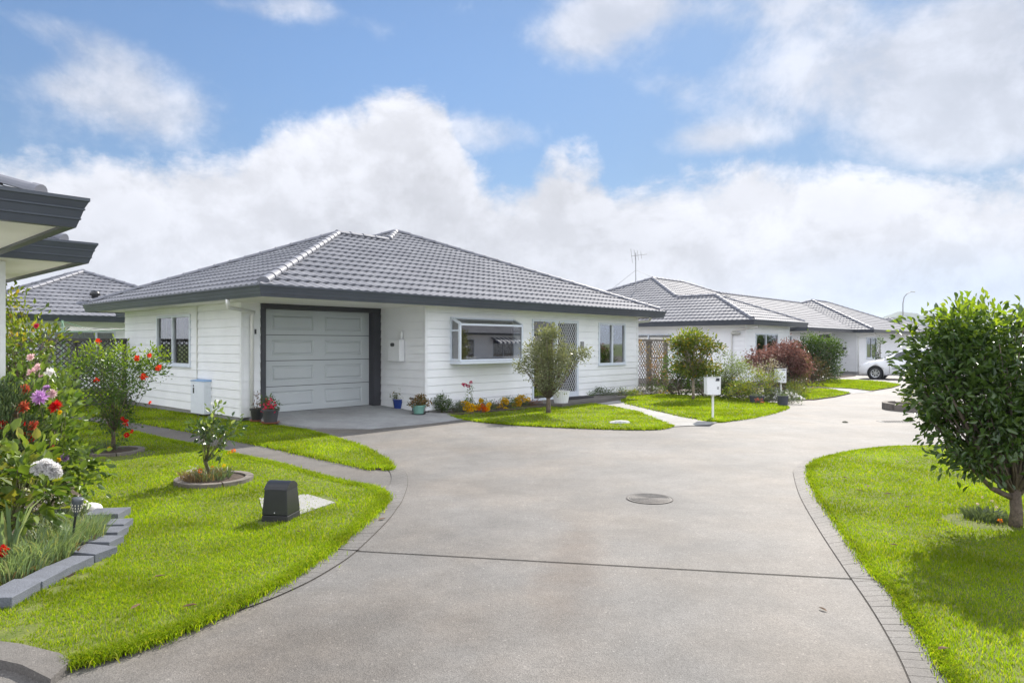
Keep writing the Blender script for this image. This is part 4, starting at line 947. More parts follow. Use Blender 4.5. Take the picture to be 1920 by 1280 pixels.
# ============================================================ garden plants
def S_(px1,px2,y): return abs(px2-px1)*y/F
def rel(base,px,py,y=None):
    y=y or base.y; p=at(px,py,y); return p-base
# big camellia at the right edge
b=gnd(1903,992); 
T=plant('camellia_tree','large glossy dark green camellia with yellow new growth on the right lawn','tree',b,
 [(-.34,.0,1.30,.50,.5,.42),(-.42,-.05,.64,.24,.3,.13),(-.34,-.05,.88,.30,.4,.26),(.25,0,.74,.4,.4,.2),(.05,.05,1.42,.6,.6,.47),(.6,.1,1.3,.6,.5,.5),(-.28,-.1,.92,.50,.4,.34),(.35,0,.9,.5,.4,.3),(-.42,0,1.58,.34,.35,.24),(-.70,0,1.50,.25,.3,.26),(-.60,0,1.64,.30,.35,.22),(-.62,0,1.2,.24,.3,.3),(.0,.1,1.1,.5,.5,.4),(-.15,.1,1.7,.3,.3,.24)],
 370,32,.070,G_DARK,BARK,trunk=(.050,.34),clr=.115,ratio=.46,top=1.80,topmat=G_NEW,bn=6,droop=.18,shell=.55,limbs=.35,lr=.6,upright=.2)
mb=MB()
for pts,r in (([(0,0,.26),(-.22,-.03,.36),(-.42,-.05,.55),(-.62,-.05,.72)],.026),([(0,0,.32),(-.10,.02,.62),(-.22,.05,1.0)],.036),([(0,0,.32),(.06,0,.7),(.03,.1,1.15)],.044),([(.01,0,.30),(.18,.0,.48),(.35,.05,.85)],.036),([(-.2,-.03,.35),(-.1,-.02,.37),(0,.0,.36)],.010)):
    mb.tube([b+Vector(p) for p in pts],[r*(1-.2*i) for i in range(len(pts))],8)
mb.build('limb',BARK,T,smooth=True)
cg=gnd(1850,978); o=empty('groundcover_clump',cg,'small pink flowering ground cover at the foot of the camellia trunk','plant')
blades('foliage',o,cg,.17,420,.085,.006,G_BLU,1.0,dz=.03); 
for px,py,m_ in ((1875,991,ORG),(1842,945,PINK),(1860,952,PINK),(1833,958,PINK),(1868,965,PINK)): flower(o,gnd(px,py,.07),.022 if m_ is ORG else .014,m_,'pom',n=24)
# hibiscus in its kerb ring
def ring(px,py,rad,label,seg=5,h=.045,wd=.085,open_=None):
    c=gnd(px,py); o=empty('kerb_ring',c,label,'garden edging'); 
    for s in range(seg):
        m=MB(); a0=2*math.pi*s/seg+.02+.3; a1=2*math.pi*(s+1)/seg-.02+.3; k=9; z0,z1=-.01+gz(c.y),LZ+h*random.uniform(.8,1.05)+gz(c.y); P0=[];P1=[]
        n=10
        for i in range(n+1):
            a=a0+(a1-a0)*i/n; P0.append((c.x+math.cos(a)*(rad-wd),c.y+math.sin(a)*(rad-wd)));P1.append((c.x+math.cos(a)*rad,c.y+math.sin(a)*rad))
        for i in range(n):
            m.hexa([(*P0[i],z0),(*P1[i],z0),(*P1[i+1],z0),(*P0[i+1],z0)],[(*P0[i],z1),(*P1[i],z1),(*P1[i+1],z1),(*P0[i+1],z1)])
        m.build('kerb_block',RINGM,o)
    m=MB(); m.lathe((c.x,c.y,gz(c.y)),[(rad-wd+.004,LZ+.02),(rad*.5,LZ+.045),(0,LZ+.055)],20); m.build('soil',SOIL,o,smooth=True)
    return c
c=ring(213,852,.40,'concrete kerb ring in the lawn around the red hibiscus')
b=Vector((c.x,c.y,.05)); d=b.y
T=plant('hibiscus_bush','tall hibiscus bush with scarlet flowers growing in a kerb ring','shrub',b,
 [(-.05,0,.62,.22,.25,.38),(-.32,0,1.1,.30,.3,.35),(.20,0,1.0,.35,.3,.38),(.45,.1,1.25,.24,.2,.25),(-.12,0,1.35,.34,.3,.22),(.08,0,.32,.16,.15,.2),(0,0,.5,.18,.2,.2)],135,32,.048,G_MID,BARK,trunk=(.022,.30),clr=.105,stems=3,spread=.07,top=1.32,topmat=G_NEW,ratio=.5,limbs=.3,lr=.6,bn=4)
for i,(px,py,r) in enumerate(((186,640,.055),(258,672,.055),(281,666,.04),(298,690,.06),(270,707,.065),(181,713,.05),(282,755,.035),(238,792,.065),(230,785,.035),(238,815,.045),(248,809,.035))):
    flower(T,at(px,py,d-.25+.1*random.random()),r,HIB if py<760 else RED,'hib',facing=(random.uniform(-.6,.6),-1,random.uniform(-.1,.7)),n=6)
o=empty('groundcover_clump',Vector((c.x-.15,c.y-.12,.06)),'grassy clump with a yellow flower inside the hibiscus ring','plant')
blades('foliage',o,(c.x-.12,c.y-.1,.06),.2,220,.15,.004,G_BLU,.9); flower(o,at(205,841,c.y-.25),.035,YEL,'dahlia')
# small camellia ring
c=ring(402,906,.42,'round concrete kerb ring around the small camellia bush')
b=Vector((c.x,c.y,.05))
T=plant('camellia_bush','small leafy camellia bush with pale buds in a kerb ring','shrub',b,
 [(0,0,.50,.17,.17,.16),(.14,0,.62,.14,.14,.11),(-.15,0,.60,.13,.14,.12),(.01,0,.80,.07,.07,.10),(.0,0,.32,.10,.1,.08),(.22,0,.52,.06,.06,.05)],34,9,.070,leafmat('rose camellia leaf',(.035,.080,.025),(.10,.16,.05),trans=.28,rough=.3,spec=.7),TWIG,trunk=(.010,.22),clr=.07,stems=4,spread=.07,ratio=.5,top=.72,topmat=leafmat('pale new leaf',(.14,.22,.06),(.30,.38,.15),trans=.45,rough=.3),limbs=.9,bn=5)
for px,py,m_,r in ((398,757,WHT,.025),(408,752,WHT,.02),(438,845,ORG,.03),(430,848,YEL,.025),(420,873,YEL,.026),(376,882,ORG,.03),(398,875,ORG,.015)): flower(T,at(px,py,b.y-.12),r,m_,'pom',n=26)
o=empty('groundcover_clump',Vector((c.x-.12,c.y,.07)),'dry twiggy ground cover with small white blooms inside the camellia ring','plant')
blades('foliage',o,(c.x-.1,c.y-.05,.06),.24,420,.11,.004,G_DRY,1.1); blades('green_leaves',o,(c.x,c.y-.05,.06),.2,260,.12,.006,G_BLU,.9)
for i in range(12): flower(o,at(352+random.uniform(-2,24),876+random.uniform(-4,8),c.y-.1),.012,WHT,'pom',n=14)
# ---- dahlia bed on the left
b=Vector((at(66,960,6.35).x,6.35,.05))
T=plant('dahlia_plant','dahlia plant with mauve, red and coral blooms in the left bed','plant',b,
 [(.0,.1,.45,.34,.3,.34),(.15,.0,.85,.30,.3,.28),(-.2,.2,.9,.34,.3,.3),(.25,.1,.35,.26,.3,.25)],95,17,.085,G_ROSE,TWIG,trunk=(.012,.25),clr=.13,stems=5,spread=.14,ratio=.58,limbs=.6,leafname='foliage',trunkname='stem')
for px,py,r,m_,dd in ((75,745,.085,PURP,-.35),(87,728,.045,PURP,-.2),(98,738,.055,PINK,-.2),(45,763,.075,CORAL,-.4),(105,762,.075,RED,-.3),(40,799,.06,RED,-.4),(63,798,.062,CORAL,-.42),(50,818,.05,RED,-.4),(61,822,.04,RED,-.4),(47,730,.06,CORAL,-.2),(5,797,.06,RED,-.5),(122,858,.05,LILAC,-.2),(110,862,.028,YEL,-.3),(113,773,.028,YEL,-.3),(98,838,.03,CORAL,-.3)):
    flower(T,at(px,py,b.y+dd),r*.85,m_,'dahlia',facing=(random.uniform(-.2,.5),-1,random.uniform(.2,.8)))
b=Vector((at(58,900,8.2).x,8.2,.05))
T=plant('rose_bush','tall straggly bush with pale pink blooms against the lattice fence','shrub',b,
 [(-.3,.1,.9,.34,.4,.5),(.05,.1,.9,.32,.4,.45),(-.28,.1,1.5,.3,.35,.40),(.08,0,1.4,.24,.35,.30),(-.36,.1,1.95,.2,.3,.24),(.3,.2,1.25,.12,.2,.12),(.12,.1,1.66,.1,.2,.10)],150,19,.07,G_ROSE,BARK,trunk=(.022,.5),clr=.15,stems=5,spread=.2,ratio=.5,top=1.55,topmat=G_YEL,limbs=.6)
for px,py,r,m_ in ((60,697,.06,PINK),(72,688,.05,PINK),(95,700,.075,WHT),(58,670,.05,PINK),(69,611,.035,MAG),(78,702,.035,PINK)): flower(T,at(px,py,b.y-.45),r,m_,'dahlia')
b=Vector((at(108,880,9.6).x-.15,9.6,.04))
plant('dark_shrub','dark leafy shrub growing up the lattice behind the pink blooms','shrub',b,
 [(-.05,.1,.75,.3,.3,.42),(.16,.1,.85,.14,.2,.14),(-.2,.1,1.15,.24,.3,.2)],58,17,.065,G_MID,BARK,trunk=(.02,.4),clr=.15,stems=3,spread=.1,ratio=.5,limbs=.7)
b=Vector((at(30,980,5.0).x,5.0,.05))
T=plant('hydrangea_bush','large-leaved bush with a big white bloom at the left edge','shrub',b,
 [(-.02,.1,.42,.22,.28,.22),(-.2,.1,.62,.24,.3,.16),(.10,.05,.56,.12,.2,.12),(-.3,.0,.35,.25,.25,.2)],56,11,.10,G_HYD,TWIG,trunk=(.011,.2),clr=.11,stems=5,spread=.12,ratio=.62,limbs=.9,leafname='foliage',trunkname='stem',normal_up=1.2)
for dx_,dy_,r in ((-15,2,.056),(-2,-2,.058),(10,4,.056),(16,11,.046)): flower(T,at(88+dx_,876+dy_,4.85),r,WHT,'pom',facing=(.2,-.6,.8),n=230)
b=Vector((at(18,900,5.9).x,5.9,.05))
T=plant('rosemary_bush','needle-leaved green shrub below the white wall at the left edge','shrub',b,[(-.05,0,.75,.2,.3,.35),(.05,0,.55,.2,.3,.3),(-.15,0,1.0,.2,.25,.2)],70,70,.06,leafmat('needle leaf',(.04,.08,.03),(.12,.17,.08),trans=.25),TWIG,trunk=(.014,.3),clr=.11,stems=4,ratio=.09,upright=1.4,limbs=.8)
mb=MB(); p=at(31,905,6.0); q=at(29,760,6.0); st_=empty('garden_stake',p,'weathered brown timber stake standing among the dahlias','stake'); mb.box((p.x-.022,p.y-.02,0),(p.x+.022,p.y+.02,q.z)); mb.build('post',BARKL,st_)
mb=MB(); mb.box((p.x-.024,p.y-.022,q.z-.1),(p.x+.024,p.y+.022,q.z-.07)); mb.build('tie',G_DRY,st_)
for i,(px,py,rad,n,h,lab) in enumerate(((60,1065,.26,700,.24,'grey green carnation clump beside the near edging pavers'),(130,1030,.24,700,.22,'grey green carnation clump beside the stepped edging pavers'),(20,1090,.2,450,.2,'grey green carnation clump at the left edge of the photo'),(110,985,.2,320,.12,'pale dry flowering clump below the solar torch'),(165,1000,.16,260,.13,'grey green clump hanging over the edging behind the pavers'))):
    c=gnd(px,py); c.z=.045; o=empty('carnation_clump',c,lab,'plant',None)
    blades('foliage',o,c,rad,int(n*1.3),h*.85,.004,G_GREY if i!=3 else G_BLU,.75); blades('dry_leaves',o,c,rad,n//6,h*.5,.005,G_DRY,1.0)
    if i==3:
        for k in range(26): flower(o,(c.x+random.uniform(-.2,.2),c.y+random.uniform(-.15,.15),c.z+random.uniform(.12,.22)),.012,WHT,'pom',n=10)
c=gnd(12,1075); c.z=.045; o=empty('iris_clump',c,'broad pale strap leaves with a red bloom at the left edge','plant'); blades('foliage',o,c,.07,26,.5,.014,G_GREY,.35); flower(o,at(6,1032,c.y-.12),.045,RED,'pom',n=60)
# edging pavers
pv=[(205,977,.30,.26,6),(212,998,.28,.20,8),(201,1014,.28,.20,6),(189,1032,.28,.20,0),(175,1052,.27,.20,-14),(134,1078,.16,.28,-4),(88,1101,.17,.29,0),(28,1130,.20,.34,4)]
ords=['farthest, below the white stones','second from the white stones','third from the white stones','fourth from the white stones','fifth from the white stones, stepped','third from the left edge, partly under foliage','second from the left edge','nearest, cut by the left edge']
for (px,py,lx,ly,an),od in zip(pv,ords):
    c=gnd(px-4,py); c.z=0
    m=MB(); m.box((-lx*.5,-ly/2,.02),(lx*.5,ly/2,.095)); o=m.build('edging_paver',GREYS,None,bevel=.004); o.location=c; o.rotation_euler=(R(random.uniform(-1.2,1.2)),R(random.uniform(-1.2,1.2)),R(an))
    tag(o,'charcoal edging paver, '+od,'paver','pavers edging the dahlia bed')
# white stones and solar torch
STW=mat('white painted stone',(.80,.76,.74),.6,.05,6,.2,40)
for px,py,rx,lab in ((152,950,.075,'white rounded stone behind the solar torch'),(170,957,.105,'larger white rounded stone at the corner of the bed edging')):
    c=gnd(px,py+8); m=MB(); m.blob((0,0,.055),(rx,rx*.8,.06),18,10,.03); o=m.build('white_stone',STW,None,smooth=True); o.location=c; tag(o,lab,'stone')
tp=at(148,922,5.15); tb_=at(132,975,5.15); tb_.z=.03; o=empty('solar_torch',tb_,'dark solar torch light leaning above the carnations','garden light')
dv=(tp-tb_).normalized(); m=MB(); m.tube([tb_,tb_+dv*((tp-tb_).length*.75)],.008,8); m.build('stake',BLACKP,o)
m=MB(); c0=tb_+dv*((tp-tb_).length*.6); pr_=[(.0,.010),(.035,.020),(.08,.034),(.12,.040),(.135,.042),(.14,.036)]
m.tube([c0+dv*a for a,_ in pr_],[r for _,r in pr_],14); m.build('head',mat('torch grey',(.09,.10,.115),.4),o,smooth=True)
m=MB()
for k in range(12):
    an=2*math.pi*k/12; s1=dv.cross(Vector((1,0,0))).normalized(); s2=dv.cross(s1)
    for h0 in (.045,.068,.09): 
        p=c0+dv*h0+(s1*math.cos(an+h0*20)+s2*math.sin(an+h0*20))*(.026 if h0<.05 else .036 if h0<.08 else .040); m.blob(p,(.004,.004,.008),6,4)
m.build('flame_window',mat('torch window',(.55,.52,.42),.4),o)
# utility pedestal
bl=gnd(498,983,0); br_=gnd(548,983,0); o=empty('utility_pedestal',gnd(525,985),'black tapered utility pedestal standing on the left lawn','utility box')
yw=W(0,0); y0=bl.y-.02
cx=(bl.x+br_.x)/2-.01; an=R(-9)
def rp(x,y,z): return (cx+math.cos(an)*x-math.sin(an)*y, y0+.11+math.sin(an)*x+math.cos(an)*y, z)
def ring_(w_,d_,z): return [rp(-w_,-d_,z),rp(w_,-d_,z),rp(w_,d_,z),rp(-w_,d_,z)]
m=MB(); m.hexa(ring_(.125,.125,0.0),ring_(.121,.12,.085)); m.build('base',mat('pedestal base',(.022,.022,.024),.6,.2,8),o,bevel=.006)
m=MB(); m.hexa(ring_(.122,.121,.088),ring_(.104,.105,.31)); m.build('body',BLACKP,o,bevel=.006)
m=MB(); K_=10; P0=[];
for i in range(K_+1):
    t=-1+2*i/K_; P0.append((.108*t,.311+.062*math.cos(t*math.pi/2)**.8 if abs(t)<1 else .311))
b0=len(m.v)
for x,z in P0: m.v.append(rp(-.109,x,z))
for x,z in P0: m.v.append(rp(.109,x,z))
n=K_+1
for i in range(K_): m.f.append((i,i+1,n+i+1,n+i)); m.m.append(0)
m.f.append(tuple(range(n-1,-1,-1))); m.f.append(tuple(range(n,2*n))); m.f.append((0,n,2*n-1,n-1)); m.m+=[0,0,0]
m.build('lid',BLACKP,o,smooth=False)
m=MB(); m.blob(rp(0,-.122,.11),(.006,.006,.006),8,6); m.build('lock',mat('steel lock',(.6,.6,.6),.3,metal=.8),o)
# ---- pots
def pot(name,label,px,py,r,h,mt,taper=.78,rim=.015,saucer=None,y=None,group=None,zb_=None):
    c=gnd(px,py); 
    if zb_ is not None: k=(py-HOR)/F; yy=(EYE-zb_)/k; c=Vector(((px-960)/F*yy,yy,zb_))
    o=empty(name,c,label,'plant pot',group); z=c.z
    m=MB(); m.lathe((c.x,c.y,z),[(0,.012),(r*taper,.012),(r*taper,.02),(r*.98,h-.045),(r*.98,h-.04),(r+rim,h-.038),(r+rim,h),(r*.93,h),(r*.9,h-.04),(0,h-.045)],28); m.build('pot',mt,o,smooth=False)
    m=MB(); m.lathe((c.x,c.y,z),[(r*.9,h-.04),(0,h-.03)],16); m.build('soil',SOIL,o)
    if saucer: m=MB(); m.lathe((c.x,c.y,z),[(0,.004),(r*1.0,.004),(r*1.15,.03),(r*1.12,.03),(r*.98,.011),(0,.011)],28); m.build('saucer',saucer,o)
    return o,c,z+h
POTB=mat('charcoal plastic pot',(.05,.052,.058),.5,.1,6)
o,c,zt_=pot('plant_pot','black pot of bright pink impatiens beside the garage door',507,793,.155,.275,POTB,saucer=TERRA,zb_=.06)
T=plant('impatiens','bright pink impatiens plant filling the front black pot','plant',Vector((c.x,c.y,zt_-.05)),[(0,0,.12,.15,.15,.11),(-.04,0,.2,.1,.1,.08)],40,14,.035,G_MID,TWIG,trunk=(.006,.05),clr=.06,ratio=.6,limbs=.5,leafname='foliage',trunkname='stem')
for i in range(34): a=random.uniform(0,6.28); rr=random.uniform(.03,.18); flower(T,(c.x+rr*math.cos(a),c.y-.06-abs(rr*math.sin(a))*.5,zt_+random.uniform(.0,.23)-rr*.4),.028,petalmat('hot pink',(.80,.05,.13)),'hib2',n=5,facing=(random.uniform(-.5,.5),-1,.6))
o,c,zt_=pot('plant_pot','smaller black pot half hidden behind the pink impatiens pot',482,789,.125,.25,mat('black pot',(.025,.026,.028),.4),saucer=TERRA,zb_=.06)
plant('potted_sprig','thin sprig with pinkish leaves in the smaller black pot','plant',Vector((c.x,c.y,zt_-.03)),[(0,0,.08,.1,.1,.05),(.02,0,.25,.03,.03,.12)],12,10,.04,leafmat('pinkish leaf',(.10,.08,.04),(.28,.14,.12)),TWIG,trunk=(.005,.05),clr=.05,limbs=.9,leafname='foliage',trunkname='stem')
ca=gnd(748,768)
o,c,zt_=pot('plant_pot','cobalt blue glazed pot with trailing foliage by the garage',748,769,.14,.26,mat('cobalt glaze',(.012,.04,.22),.15,.1,4,coat=.6),saucer=None,zb_=.06,rim=.006)
plant('geranium','sprawling dark foliage with reddish tips in the cobalt pot','plant',Vector((c.x,c.y,zt_-.03)),[(-.14,0,.08,.13,.1,.08),(.1,0,.1,.12,.1,.1),(.03,0,.2,.06,.06,.1)],26,10,.045,G_TREE,TWIG,trunk=(.006,.04),clr=.06,ratio=.7,leafname='foliage',trunkname='stem')
m=MB(); m.tube([(c.x+.22+.2*math.cos(a*.5)*(1+.1*(a//6)),c.y-.02+.13*math.sin(a*.5),.085+.006*(a//12)) for a in range(0,40)],.012,6); hs=m.build('garden_hose',mat('grey hose',(.10,.11,.11),.5),None,smooth=True); tag(hs,'coiled grey hose lying between the cobalt and jade pots','hose')
o,c,zt_=pot('plant_pot','jade green pot with bronze begonia beside the bay window bed',785,777,.135,.21,mat('jade glaze',(.16,.33,.27),.3,.1,5),zb_=.05,saucer=POTB)
plant('begonia','bronze and pink tinged begonia filling the jade pot','plant',Vector((c.x,c.y,zt_-.04)),[(0,0,.1,.2,.18,.13)],44,13,.045,leafmat('bronze leaf',(.07,.07,.02),(.22,.15,.05),(.35,.15,.10)),TWIG,trunk=(.006,.04),clr=.07,ratio=.7,leafname='foliage',trunkname='stem')
m=MB(); p=at(773,770,c.y+.35); q=at(775,748,c.y+.35); m.tube([Vector((p.x,p.y,0)),q],.014,8); m.tube([q,q+Vector((-.07,-.03,.03))],.02,8); tp_=m.build('garden_tap',mat('blue grey tap',(.08,.11,.15),.4),None); tag(tp_,'dark garden tap on a riser behind the jade pot','tap')
m=MB(); sc=gnd(727,764); sc.z=.085; m.blob((0,0,.03),(.09,.07,.045),14,8,.08); s_=m.build('stone',mat('tan stone',(.42,.27,.20),.8,.15,10),None,smooth=True); s_.location=sc; tag(s_,'tan stone on the apron left of the cobalt pot','stone')
# ribbed white planter by the door
cw_=Wl((UC,VF-.85),(UR,VF-.85)); t=cw_.S(1052); pp=cw_.p(t,0); x,y=W(pp[0],pp[1]); o=empty('planter',(x,y,.10),'white ribbed planter by the front door behind the olive tree','planter')
m=MB(); b0=0; nR=48
for r_,z in ((.17,.10),(.215,.38),(.225,.40),(.20,.40),(.19,.36)):
    for k in range(nR):
        q=r_*(1+.03*(1 if k%2 else -1)*(z<.39)); a=2*math.pi*k/nR; m.v.append((x+q*math.cos(a),y+q*math.sin(a),z))
for i in range(4):
    for k in range(nR): j=(k+1)%nR; m.f.append((i*nR+k,i*nR+j,(i+1)*nR+j,(i+1)*nR+k)); m.m.append(0)
m.build('pot',TRIM,o); m=MB(); m.lathe((x,y,.37),[(.19,0),(0,.02)],16); m.build('soil',SOIL,o)
# ---- bed in front of the bay window
def gp3(px,py,z=.05): p=gnd(px,py); p.z=gz(p.y)+z; return p
plant('round_shrub','small round dark green shrub at the corner below the bay window','shrub',gp3(831,778),[(0,0,.22,.19,.17,.17)],60,22,.035,G_DARK,TWIG,trunk=(.012,.06),clr=.06,stems=3,limbs=.5)
plant('low_shrub','low blue green shrub between the round shrub and the marigolds','shrub',gp3(858,776),[(0,0,.12,.14,.12,.10)],30,18,.035,G_BLU,TWIG,trunk=(.008,.05),clr=.05,stems=3,limbs=.5)
b=gp3(881,775); T=plant('rose','slender rose with red blooms below the bay window','rose',b,[(-.02,0,.22,.07,.07,.16),(.02,0,.45,.05,.05,.1)],16,9,.045,G_ROSE,TWIG,trunk=(.006,.3),clr=.05,stems=2,limbs=.7)
for px,py,r in ((872,722,.055),(878,724,.05),(883,717,.045),(868,720,.035)): flower(T,at(px,py,b.y-.05),r,MAG,'pom',n=50)
mg=[(878,772,6,YEL,'yellow marigold clump nearest the rose'),(908,772,7,None,'orange and yellow marigold clump below the bay window'),(948,766,4,YEL,'yellow marigold clump below the right end of the bay window'),(976,762,6,YEL,'yellow marigold clump left of the olive tree')]
spots=[[(872,755),(879,763),(883,768),(877,757),(885,760),(880,771)],[(901,750),(905,760),(898,761),(911,766),(915,761),(909,771),(919,758),(895,765)],[(947,748),(951,754),(943,753),(940,760),(949,768)],[(970,748),(977,744),(974,754),(986,750),(962,759),(974,762),(980,744),(968,751)]]
for (px,py,n_,m_,lab),sp_ in zip(mg,spots):
    b=gp3(px+4,py+2); sp_=sp_+[(x+random.uniform(-9,9),y+random.uniform(-2,7)) for x,y in sp_[:5]]; T=plant('marigold',lab,'flower',b,[(0,0,.12,.22,.12,.10)],30,17,.035,G_MID,TWIG,trunk=(.006,.04),clr=.06,stems=2,limbs=.4,leafname='foliage',trunkname='stem')
    for i,(fx,fy) in enumerate(sp_): flower(T,at(fx+random.uniform(-2,2),fy,b.y-.2),.06,(m_ or (ORG if i%2 else YEL)),'pom',n=50)
plant('low_shrub','patch of brownish seedlings between marigold clumps','plant',gp3(932,770),[(0,0,.07,.25,.12,.06)],26,14,.03,leafmat('rusty leaf',(.10,.06,.03),(.24,.13,.08)),TWIG,trunk=(.005,.03),clr=.06,stems=3,limbs=.4,leafname='foliage',trunkname='stem')
plant('low_shrub','patch of rust red seedlings beside the olive tree trunk','plant',gp3(1000,763),[(0,0,.07,.3,.12,.06)],26,14,.03,leafmat('rusty leaf 2',(.14,.05,.03),(.28,.12,.08)),TWIG,trunk=(.005,.03),clr=.06,stems=3,limbs=.4,leafname='foliage',trunkname='stem')
plant('dark_shrub','small dark shrub against the wall left of the front door','shrub',gp3(998,752,.05),[(0,0,.22,.16,.15,.18)],34,16,.05,G_MID,TWIG,trunk=(.01,.06),clr=.07,stems=3,limbs=.5)
# olive-like tree in lawn 3
b=gnd(1028,777,LZ-.02); T=plant('olive_tree','small silvery grey leaved tree standing on the lawn before the front door','tree',b,
 [(0,0,1.05,.44,.36,.40),(-.22,0,1.35,.36,.3,.30),(.28,0,1.28,.34,.3,.30),(.0,0,1.75,.30,.25,.26),(.02,0,.68,.30,.3,.22),(-.62,0,1.1,.16,.2,.10),(.75,0,1.35,.14,.15,.14)],215,34,.054,G_OLIVE,BARK,trunk=(.052,.36),clr=.13,ratio=.45,bn=4,lr=.45,limbs=.3,shell=.3,top=1.9,topmat=G_OLIVE)
# flat stone in the grass
c=gnd(1163,796); m=MB(); m.blob((0,0,.04),(.20,.12,.05),16,8,.14,rs=random.Random(3)); s_=m.build('stone',mat('pale flat stone',(.40,.40,.38),.8,.3,12,.5,30),None); s_.location=c; tag(s_,'flat pale grey stone in the lawn near the curved edge','stone')
# beds right of the door path
lowp=[(1100,745,.06,.22,G_MID,'low green clump by the end of the door pad'),(1128,744,.13,.18,G_DARK,'small dark plant below the right window'),(1146,744,.10,.2,G_BLU,'silvery low plant below the right window'),(1172,742,.10,.25,G_ROSE,'low plant with yellow blooms at the wall corner'),(1192,741,.07,.2,G_YEL,'yellow green low plant in front of the wall corner')]
for px,py,h,r,m_,lab in lowp: 
    T=plant('low_shrub',lab,'plant',gp3(px,py+3),[(0,0,h,r,.15,h)],24,13,.045,m_,TWIG,trunk=(.006,.03),clr=.07,stems=2,limbs=.4,leafname='foliage',trunkname='stem')
    if px==1172:
        for k in range(14): flower(T,gp3(px+random.uniform(-14,18),py+random.uniform(-3,3),.16),.025,YEL,'pom',n=16)
b=gp3(1217,741); T=plant('alyssum','creamy white flowering mound by the trellis foot','plant',b,[(0,0,.16,.38,.2,.14)],44,13,.04,G_BLU,TWIG,trunk=(.006,.05),clr=.08,stems=3,limbs=.4,leafname='foliage',trunkname='stem')
for k in range(36): flower(T,at(random.uniform(1200,1234),random.uniform(724,740),b.y-.15+random.uniform(-.1,.2)),.03,WHT,'pom',n=12)
b=gp3(1240,740); T=plant('marigold','low yellow flowering drift right of the white mound','flower',b,[(0,0,.10,.38,.15,.08)],34,12,.04,G_FEA,TWIG,trunk=(.006,.04),clr=.07,stems=3,limbs=.4,leafname='foliage',trunkname='stem')
for k in range(22): flower(T,at(random.uniform(1224,1256),random.uniform(730,739),b.y-.1),.03,YEL if k%3 else WHT,'pom',n=12)
# trellis climbers, shrubs and tree before the second house
D_=lambda px,py: gnd(px,py,.02)
plant('climber','orange tipped climber on the grey trellis','climber',D_(1228,737),[(0,0,.7,.28,.15,.45),(.1,0,1.15,.25,.12,.3),(-.4,.0,1.4,.15,.1,.25),(.3,0,.5,.3,.15,.4)],70,12,.06,leafmat('orange tipped leaf',(.10,.11,.02),(.30,.18,.05),(.55,.25,.12)),BARK,trunk=(.015,.2),clr=.12,stems=4,spread=.2,limbs=1.0)
plant('dark_shrub','dark green leafy shrub right of the grey trellis','shrub',D_(1275,742),[(-.2,0,.55,.42,.35,.5),(.25,0,.6,.4,.35,.5),(.0,0,1.05,.4,.3,.3)],120,15,.08,G_MID,BARK,trunk=(.025,.2),clr=.16,stems=4,spread=.25,limbs=.5)
plant('dark_shrub','dark green undergrowth behind the ornamental tree trunk','shrub',D_(1325,744),[(0,0,.40,.75,.35,.42),(-.3,0,.8,.4,.35,.35)],110,15,.08,G_MID,BARK,trunk=(.02,.15),clr=.16,stems=5,spread=.4,limbs=.5)
b=D_(1300,751); b=Vector((b.x,b.y,gz(b.y)+.02))
plant('ornamental_tree','ornamental tree with yellow and orange tinged spreading crown behind the front letterbox','tree',b,
 [(0,0,1.52,.55,.5,.26),(-.36,0,1.58,.34,.4,.18),(.48,0,1.48,.30,.35,.20),(.0,0,1.78,.36,.35,.12),(-.1,0,1.15,.34,.35,.22),(-.35,0,.90,.26,.3,.14),(.42,0,.90,.36,.35,.15),(0,0,.85,.40,.35,.15)],200,23,.08,G_TREE,BARKL,trunk=(.04,.72),clr=.13,ratio=.55,limbs=.3,shell=.3,top=1.74,topmat=G_YEL)
plant('feathery_shrub','tall feathery pale green shrub right of the ornamental tree','shrub',D_(1375,748),[(0,0,1.0,.42,.35,.24),(.25,0,.8,.3,.3,.2),(-.2,0,.65,.25,.3,.3)],52,30,.06,G_FEA,TWIG,trunk=(.015,.35),clr=.15,stems=5,spread=.2,ratio=.25,limbs=.9)
plant('dark_shrub','speckled grey green shrub behind the front letterbox','shrub',D_(1362,747),[(0,0,.45,.3,.3,.42)],60,18,.05,G_BLU,TWIG,trunk=(.015,.2),clr=.14,stems=4,spread=.2,limbs=.6)
plant('bushy_shrub','broad yellow green flowering shrub between the two post letterboxes','shrub',D_(1418,754),[(0,0,.42,.55,.4,.32),(.25,0,.68,.35,.3,.14),(-.45,0,.3,.35,.3,.22)],105,17,.06,G_YEL,TWIG,trunk=(.018,.2),clr=.15,stems=6,spread=.4,limbs=.6)
plant('low_shrub','low mixed green shrub along the back edge of the lawn','shrub',D_(1385,750),[(0,0,.25,.55,.25,.25)],80,16,.05,G_MID,TWIG,trunk=(.01,.1),clr=.12,stems=5,spread=.3,limbs=.5)
b=D_(1462,741); 
plant('red_maple','weeping red maple with feathery bronze crown before the second house','tree',b,
 [(-.05,0,1.2,.62,.6,.2),(-.55,0,1.05,.38,.4,.26),(.38,0,1.12,.38,.5,.22),(.62,0,.85,.2,.3,.22),(.25,0,1.42,.35,.35,.12),(.4,0,.9,.35,.4,.2)],210,44,.07,G_RED,BARK,trunk=(.05,.55),clr=.2,ratio=.2,limbs=.6,droop=.4,upright=-.5,stems=2,spread=.15,shell=.5)
plant('bamboo_clump','upright green and rust stemmed clump under the red maple','plant',D_(1490,741),[(0,0,.6,.35,.3,.5),(.05,0,1.0,.3,.3,.3)],70,22,.075,leafmat('bamboo leaf',(.10,.14,.03),(.24,.26,.05),(.35,.20,.08)),TWIG,trunk=(.010,.3),clr=.14,stems=9,spread=.25,ratio=.2,limbs=.7)
